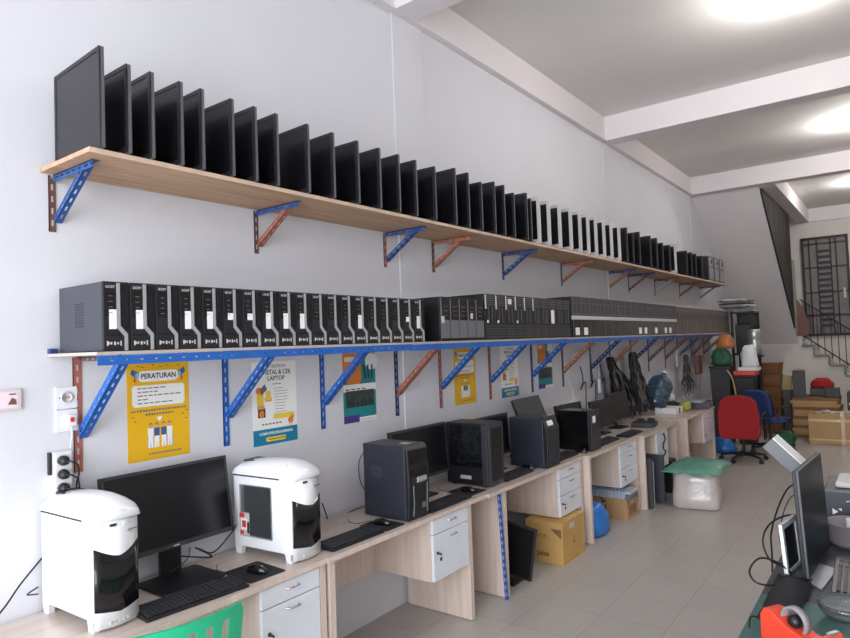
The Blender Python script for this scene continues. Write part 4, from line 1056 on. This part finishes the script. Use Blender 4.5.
smallbox('grey_box',1.86,12.11,ZT,.10,.09,.15,'dark','grey fabric box sitting at the right edge of the flattened carton pile','box')
smallbox('white_box',2.3,11.62,.464+.03,.14,.1,.1,'whitem','low white box on the wrapped carton','box')
t=thing('chrome_stand','shiny chrome post standing behind the wrapped box','post',(2.27,12.02,0)); MB().lathe([(.14,0),(.14,.02),(.03,.03),(.03,1.0),(.045,1.02),(.045,1.08),(.001,1.09)],18).build('post_tube','chrome',t)
smallbox('dark_bin',1.205,12.35,.002,.06,.14,.74,'brownpc','narrow dark bin between the wicker baskets and the carton pile','bin')
tag(MB().prism([(-.08,0),(.07,0),(.085,.22),(-.05,.25)],'y',-.06,.06).build('paper_bag','tan',loc=(1.195,12.34,.744),rot=(0,0,.05),bevel=.008),'tan paper bag on the narrow dark bin beside the wicker baskets','bag')
# ================================================================ STAIRS
st=thing('staircase','painted concrete staircase with sloping underside at the back','stairs',(0,0,0))
mb=MB()  # upper flight slab, soffit slanting down away from viewer
S0=(11.70,4.12);S1=(15.4,1.48)
vs=[(x,y,z) for x in (.001,1.04) for (y,z) in ((11.70,4.12),(11.95,4.12),(15.4,1.72),(15.4,1.48))]
mb.add([(.001,11.64,4.12),(1.04,11.64,4.12),(1.04,15.4,1.46),(.001,15.4,1.46),(.001,11.84,4.2),(1.04,11.84,4.2),(1.04,15.4,1.66),(.001,15.4,1.66)],[(0,1,2,3),(4,7,6,5),(0,4,5,1),(2,6,7,3),(0,3,7,4),(1,5,6,2)])
mb.build('upper_flight','beam',st)
bx(.001,1.10,15.4,YB-.001,1.44,1.62).build('landing','beam',st)
bx(.001,1.10,15.38,15.44,0,1.44).build('landing_wall','wall2',st)
# lower flight along the back, descending to the right
RUN,RISE=.258,.205
x=1.08; z=1.415; pts=[(1.08,1.415)]; edges=[]
for k in range(6):
    pts.append((x+RUN,z)); edges.append((x,z)); z-=RISE; x+=RUN; pts.append((x,z))
pts.append((x+RUN,z)); x+=RUN
MB().prism([(1.08,0)]+pts+[(x,0)],'y',15.42,YB-.001).build('lower_flight','wall2',st)
for (x,z) in edges:
    bx(x-.005,x+RUN,15.385,15.42,z-.035,z+.006).build('tread_edge','stone',st); bx(x+RUN-.03,x+RUN+.01,15.385,15.42,z-RISE,z-.035).build('riser_edge','stone',st)
def rz_(x): return 1.50-(x-1.2)*RISE/RUN
rl=MB(); rl.tube([(1.12,15.45,rz_(1.12)+.82),(2.75,15.45,rz_(2.75)+.82)],.014,6); rl.build('railing','iron',st)
MB().tube([(1.12,15.45,rz_(1.12)+.08),(2.75,15.45,rz_(2.75)+.08)],.014,6).build('lower_rail','iron',st)
bx(1.12,2.9,15.60,15.63,1.60,1.64).build('landing_rail','iron',st)
for k in range(14):
    x=1.16+.12*k; MB().tube([(x,15.45,rz_(x)-.02),(x,15.45,rz_(x)+.82)],.008,5).build('baluster','iron',st)
MB().prism([(1.05,1.62),(1.25,1.62),(1.25,1.95),(1.20,2.15),(1.12,2.32),(1.05,2.42)],'y',15.30,15.36).build('curved_panel','brown',st)
MB().tube([(1.10,15.40,1.42),(1.10,15.40,1.66)],.03,8).build('newel_post','whitem',st)
# timber screen along the open side of the upper flight
def sl(y): return 4.12-(y-11.64)*(4.12-1.46)/(15.4-11.64)
ys=[11.75,12.35,12.95,13.5,14.05,14.5,14.95]
cols=['woodd','woodd','woodd','woodd','woodd','woodd']
for k in range(6):
    a,b=ys[k]+.01,ys[k+1]-.01
    vs=[(x,y,z) for x in(1.041,1.066) for (y,z) in((a,sl(a)+.0),(b,sl(b)+.0),(b,4.115),(a,4.115))]
    MB().add(vs,[(0,1,2,3),(4,7,6,5),(0,4,5,1),(1,5,6,2),(2,6,7,3),(3,7,4,0)]).build('screen_board','woodd',st)
bx(1.041,1.07,14.98,15.12,sl(15.0),3.2).build('green_board','woodg',st); bx(1.041,1.07,15.2,15.34,1.7,3.2).build('green_board','woodg',st)
# steel gate on back wall
g=thing('door_1',None,None,(0,0,0)); g['kind']='structure'
X0,X1,Z0,Z1=1.13,1.95,1.60,3.74; yy=YB-.05
bx(X0,X1,yy+.02,yy+.03,Z0,Z1).build('door_sheet','gate',g)
mb=MB()
for a,b in((X0-.03,X0+.02),(X1-.02,X1+.03)): mb.box(a,b,yy-.02,yy+.02,Z0,Z1+.03)
mb.box(X0,X1,yy-.02,yy+.02,Z1-.02,Z1+.03); mb.box(X0,X1,yy-.02,yy+.02,Z0,Z0+.05); mb.build('door_frame','iron',g)
mb=MB()
for x in (X0+.12,X0+.27,X0+.52,X0+.62): mb.box(x-.014,x+.014,yy-.01,yy+.02,Z0,Z1)
for z in (Z0+.45,Z0+.95,Z0+1.5,Z1-.12): mb.box(X0,X1,yy-.01,yy+.02,z-.014,z+.014)
for k in range(14): mb.box(X0+.27,X0+.52,yy-.02,yy+.02,Z0+.2+.125*k,Z0+.25+.125*k)
mb.build('door_bars','iron',g); bx(X1-.1,X1-.06,yy-.03,yy,Z0+.8,Z0+1.02).build('door_handle','bezelw',g)
# ================================================================ GREEN PLASTIC CHAIR (left foreground)
g=thing('plastic_chair','green plastic chair pushed up to the nearest desk','chair',(.505,1.29,0),R(-12))
def backm():
    mb=MB(); zs0,zs1=.46,.845; hw=.225
    def px(y,z): return .20+.10*(z-.44)/.4-.05*(1-(y/hw)**2)*-1
    def q(y0,y1,z0,z1,nz=4):
        vs=[];fs=[]
        for i in range(nz+1):
            z=z0+(z1-z0)*i/nz
            for y in (y0,y1): vs.append((px(y,z),y,z)); vs.append((px(y,z)-.012,y,z))
        for i in range(nz):
            a=i*4; fs+=[(a,a+2,a+6,a+4),(a+1,a+5,a+7,a+3),(a,a+4,a+5,a+1),(a+2,a+3,a+7,a+6)]
        fs+=[(0,1,3,2),(nz*4,nz*4+2,nz*4+3,nz*4+1)]
        mb.add(vs,fs,0,False)
    N=7
    for k in range(N):
        c=-hw+2*hw*(k+.5)/N; w=hw/N*(.55)
        q(c-w,c+w,zs0,.83)
    for k in range(10):
        a=-hw+2*hw*k/10; q(a,a+2*hw/10,.815,.855); q(a,a+2*hw/10,.44,.50)
    q(-hw-.012,-hw+.02,.44,.83); q(hw-.02,hw+.012,.44,.83)
    return mb
backm().build('backrest','green',g)
mb=MB(); mb.prism(rrect(.42,.44,.05,4),'z',.43,.445); mb.build('seat','green',g,bevel=.004)
for sx in(-1,1):
    for sy in(-1,1):
        MB().tube([(sx*.17,sy*.185,.43),(sx*.21,sy*.225,0)],.026,8,r1=.018).build('leg','green',g)
# ================================================================ RIGHT FOREGROUND DESK
t=thing('work_desk','dark work desk with teal cover in the right foreground','desk',(0,0,0))
bx(2.31,3.3,1.5,4.6,.715,.748).build('desktop','dark',t,bevel=.003)
bx(2.312,3.298,1.6,2.74,.748,.7492).build('teal_cover','teal',t)
for (x,y) in ((2.36,1.6),(2.36,4.5),(3.24,1.6),(3.24,4.5)): bx(x-.025,x+.025,y-.025,y+.025,0,.715).build('leg','black',t)
bx(2.315,2.33,1.65,4.45,.5,.715).build('apron','black',t)
# cloth
mb=MB(); vs=[];fs=[];A,Bn=8,10
for i in range(A+1):
    for j in range(Bn+1): vs.append((2.34+.12*i/A+rng.uniform(-.006,.006),2.50+.48*j/Bn+rng.uniform(-.008,.008),.752+.03*math.sin(math.pi*i/A)*math.sin(math.pi*j/Bn)+rng.uniform(0,.006)))
for i in range(A):
    for j in range(Bn): q=i*(Bn+1)+j; fs.append((q,q+Bn+1,q+Bn+2,q+1))
o=MB().add(vs,fs,0,True).build('black_cloth','cloth'); o.modifiers.new('s','SOLIDIFY').thickness=.003; tag(o,'black cloth bag lying flat at the edge of the right desk','cloth')
# thin display facing +x, seen almost edge-on
t=thing('desk_display','thin silver-edged display seen almost edge-on on the right desk','monitor',(2.470,3.185,.7485),R(-4))
T=Matrix.Translation((0,0,.02))@Matrix.Rotation(R(-2.5),4,'Y')
bx(-.022,-.008,-.25,.25,0,.42,T=T).build('casing','black',t,bevel=.003); bx(0,.0015,-.24,.24,.004,.416,T=T).build('screen','screend',t)
bx(-.008,0,-.247,.247,0,.421,T=T).build('edge_trim','edge',t)
bx(-.045,-.022,-.13,.15,.05,.3,T=T).build('rear_housing','black',t,bevel=.005)
MB().prism([(-.03,-.20),(.05,-.30),(.065,-.02),(-.03,.02)],'z',0.0,.008).build('stand_plate','silver',t,bevel=.002)
bx(-.05,-.024,-.03,.06,.008,.12).build('stand_neck','mid',t)
t=thing('document_scanner','white-topped grey scanner box perched behind the top of the display','scanner',(2.362,3.35,1.21))
T=Matrix.Rotation(R(45),4,'Y')
bx(-.085,.085,-.1,.04,-.06,0,T=T).build('scanner_body','mid',t,bevel=.003); bx(-.083,.083,-.098,.03,0,.004,T=T).build('white_lid','sticker',t)
MB().tube([(.0,0,-.03),(.03,-.02,-.10),(.055,-.04,-.16)],.012,8).build('support_arm','mid',t)
t=thing('picture_frame','white plastic frame with dark centre standing behind the display','frame',(2.372,3.0,.7505),R(82))
T=Matrix.Rotation(R(-4),4,'X')
mb=MB(); mb.box(0,.2,0,.014,0,.012,T=T); mb.box(0,.2,0,.014,.178,.2,T=T); mb.box(0,.022,0,.014,0,.2,T=T); mb.box(.178,.2,0,.014,0,.2,T=T); mb.build('frame_rim','whitep',t,bevel=.003)
bx(.02,.18,.005,.012,.01,.18,T=T).build('dark_centre','black',t)
keyboard(2.60,3.05,'black keyboard with grey legends on the right desk',R(2),.44,.15).location.z=.752
t=thing('pen_pot','grey plastic pot holding a cup and clips on right desk','pot',(2.565,3.57,.7485)); MB().lathe([(.085,0),(.095,.02),(.105,.10),(.112,.105),(.100,.103),(.09,.02),(.001,.01)],26).build('pot_body','potgrey',t)
tag(MB().lathe([(.028,0),(.034,.10),(.031,.10),(.026,.004),(.001,.004)],18).build('paper_cup','whitem',loc=(2.575,3.58,.764)),'white paper cup standing in the grey pot','cup')
tag(bx(-.015,.03,-.012,.012,0,.06).build('blue_clip','bluecl',loc=(2.58,3.45,.80),rot=(.3,.4,.2),bevel=.004),'bright blue clip hooked on the grey pot','clip')
tag(MB().tube([(2.54,3.58,.78),(2.60,3.50,.862),(2.68,3.44,.885)],.005).build('pink_pen','pinkstk'),'pink pen laid across the grey pot','pen')
t=thing('computer_case','black computer case lying behind the pot on the right desk','computer',(2.73,4.02,.7485)); bx(-.30,.25,-.2,.2,0,.185).build('casing','case',t,bevel=.006); mb=MB(); mb.prism([(-.26,.10),(-.235,.085),(-.26,.07)],'y',-.2035,-.2); mb.prism([(-.235,.1),(-.22,.105),(-.22,.09)],'y',-.2035,-.2); mb.tube([(-.2,-.201,.14),(-.15,-.201,.15),(-.1,-.201,.14)],.002);mb.build('white_mark','sticker',t)
t=thing('white_bowl','white plastic bowl upturned on the black computer case','bowl',(2.60,4.03,.935)); bx(-.12,.2,-.12,.14,0,.03).build('tray','bezelw',t,bevel=.01); MB().lathe([(.12,.03),(.09,.05),(.05,.085),(.001,.088)],20,c=(.06,0,0)).build('bowl','whitem',t)
# tape dispenser
t=thing('tape_dispenser','red tape dispenser with a roll of tape in the right foreground','tape dispenser',(2.392,2.375,.7495),R(-33))
P=[(0,0),(.25,0),(.25,.05),(.235,.10),(.225,.10),(.215,.06),(.16,.062),(.10,.075),(.04,.105),(.015,.105),(0,.08)]
MB().prism(P,'y',-.035,.035).build('body','redplastic',t,bevel=.006,seg=3)
MB().lathe([(.038,-.012),(.046,-.012),(.046,.012),(.038,.012),(.038,-.012)],28,T=Matrix.Translation((.105,0,.088))@Matrix.Rotation(R(90),4,'X')).build('tape_roll','potgrey',t)
MB().lathe([(.008,-.02),(.020,-.013),(.020,.013),(.008,.02)],20,T=Matrix.Translation((.105,0,.088))@Matrix.Rotation(R(90),4,'X')).build('hub','black',t)
bx(.225,.237,-.02,.02,.10,.106).build('cutter','steel',t)
t=thing('glass_bowl','clear glass bowl beside the red tape dispenser','bowl',(2.59,2.64,.7495)); MB().lathe([(.035,0),(.06,.008),(.08,.035),(.085,.06),(.082,.06),(.075,.036),(.057,.012),(.001,.008)],30).build('bowl_wall','glass',t)
def cb(pts,l,r=.004): cabletube([(2.42-(2.42-p[0])*.62,p[1]+.06,p[2]) for p in pts] if 'hook' not in l else pts,r,l)
cb([(2.42,3.4,.99),(2.30,3.42,1.02),(2.23,3.35,.96),(2.19,3.2,.85),(2.21,3.1,.76),(2.22,3.02,.5),(2.27,2.95,.2),(2.3,2.9,.01)],'black cable looping from the display down to the floor')
cb([(2.42,3.2,.93),(2.30,3.2,.93),(2.20,3.12,.90),(2.17,3.05,.84),(2.22,3.05,.76),(2.34,3.08,.756)],'black cable looping behind the display at mid height')
cb([(2.42,3.3,.98),(2.32,3.35,.99),(2.26,3.3,.93),(2.24,3.2,.82),(2.30,3.16,.756),(2.4,3.2,.757)],'thin black cable arching behind the display',.0025)
cb([(2.36,2.95,.756),(2.28,2.93,.80),(2.19,2.88,.82),(2.15,2.80,.79),(2.20,2.75,.765),(2.28,2.78,.754),(2.37,2.86,.757)],'black cable loop hanging over the edge of the right desk')
cb([(2.39,2.42,.753),(2.36,2.46,.765),(2.33,2.44,.775),(2.33,2.40,.753)],'small black hook of cable left of the tape dispenser',.003)
mbk=MB()
for k in range(12):
    p=[(2.40+rng.uniform(-.03,.02),3.30+rng.uniform(-.08,.1),.756+rng.uniform(0,.08)) for _ in range(4)]; mbk.tube(smooth(p,4),.005,5)
tag(mbk.build('cable_heap','cable'),'tangled black cables behind the display on right desk','cables',kind='stuff')
# ================================================================ LIGHT, WORLD, CAMERA
w=bpy.data.worlds.new('daylight'); SC.world=w; w.use_nodes=True
bg=w.node_tree.nodes['Background']; bg.inputs[0].default_value=srgb(222,230,244); bg.inputs[1].default_value=1.1
def area(name,loc,rot,sx,sy,p,col):
    l=bpy.data.lights.new(name,'AREA'); l.shape='RECTANGLE'; l.size=sx; l.size_y=sy; l.energy=p; l.color=col
    o=bpy.data.objects.new(name,l); COL.objects.link(o); o.location=loc; o.rotation_euler=rot; return o
area('shopfront_daylight',(2.3,-3.1,1.9),(R(90),0,0),4.3,3.6,270,(.91,.955,1))
cam=bpy.data.cameras.new('camera'); cam.sensor_width=36; cam.lens=FPX/850*36; cam.clip_start=.05
co=bpy.data.objects.new('camera',cam); COL.objects.link(co)
mw=Matrix(((_R[0],_U[0],-_F[0],CAM[0]),(_R[1],_U[1],-_F[1],CAM[1]),(_R[2],_U[2],-_F[2],CAM[2]),(0,0,0,1)))
co.matrix_world=mw
SC.camera=co
SC.view_settings.view_transform='Standard'; SC.view_settings.look='None'; SC.view_settings.exposure=.44; SC.view_settings.gamma=1
SC.view_settings.use_curve_mapping=False
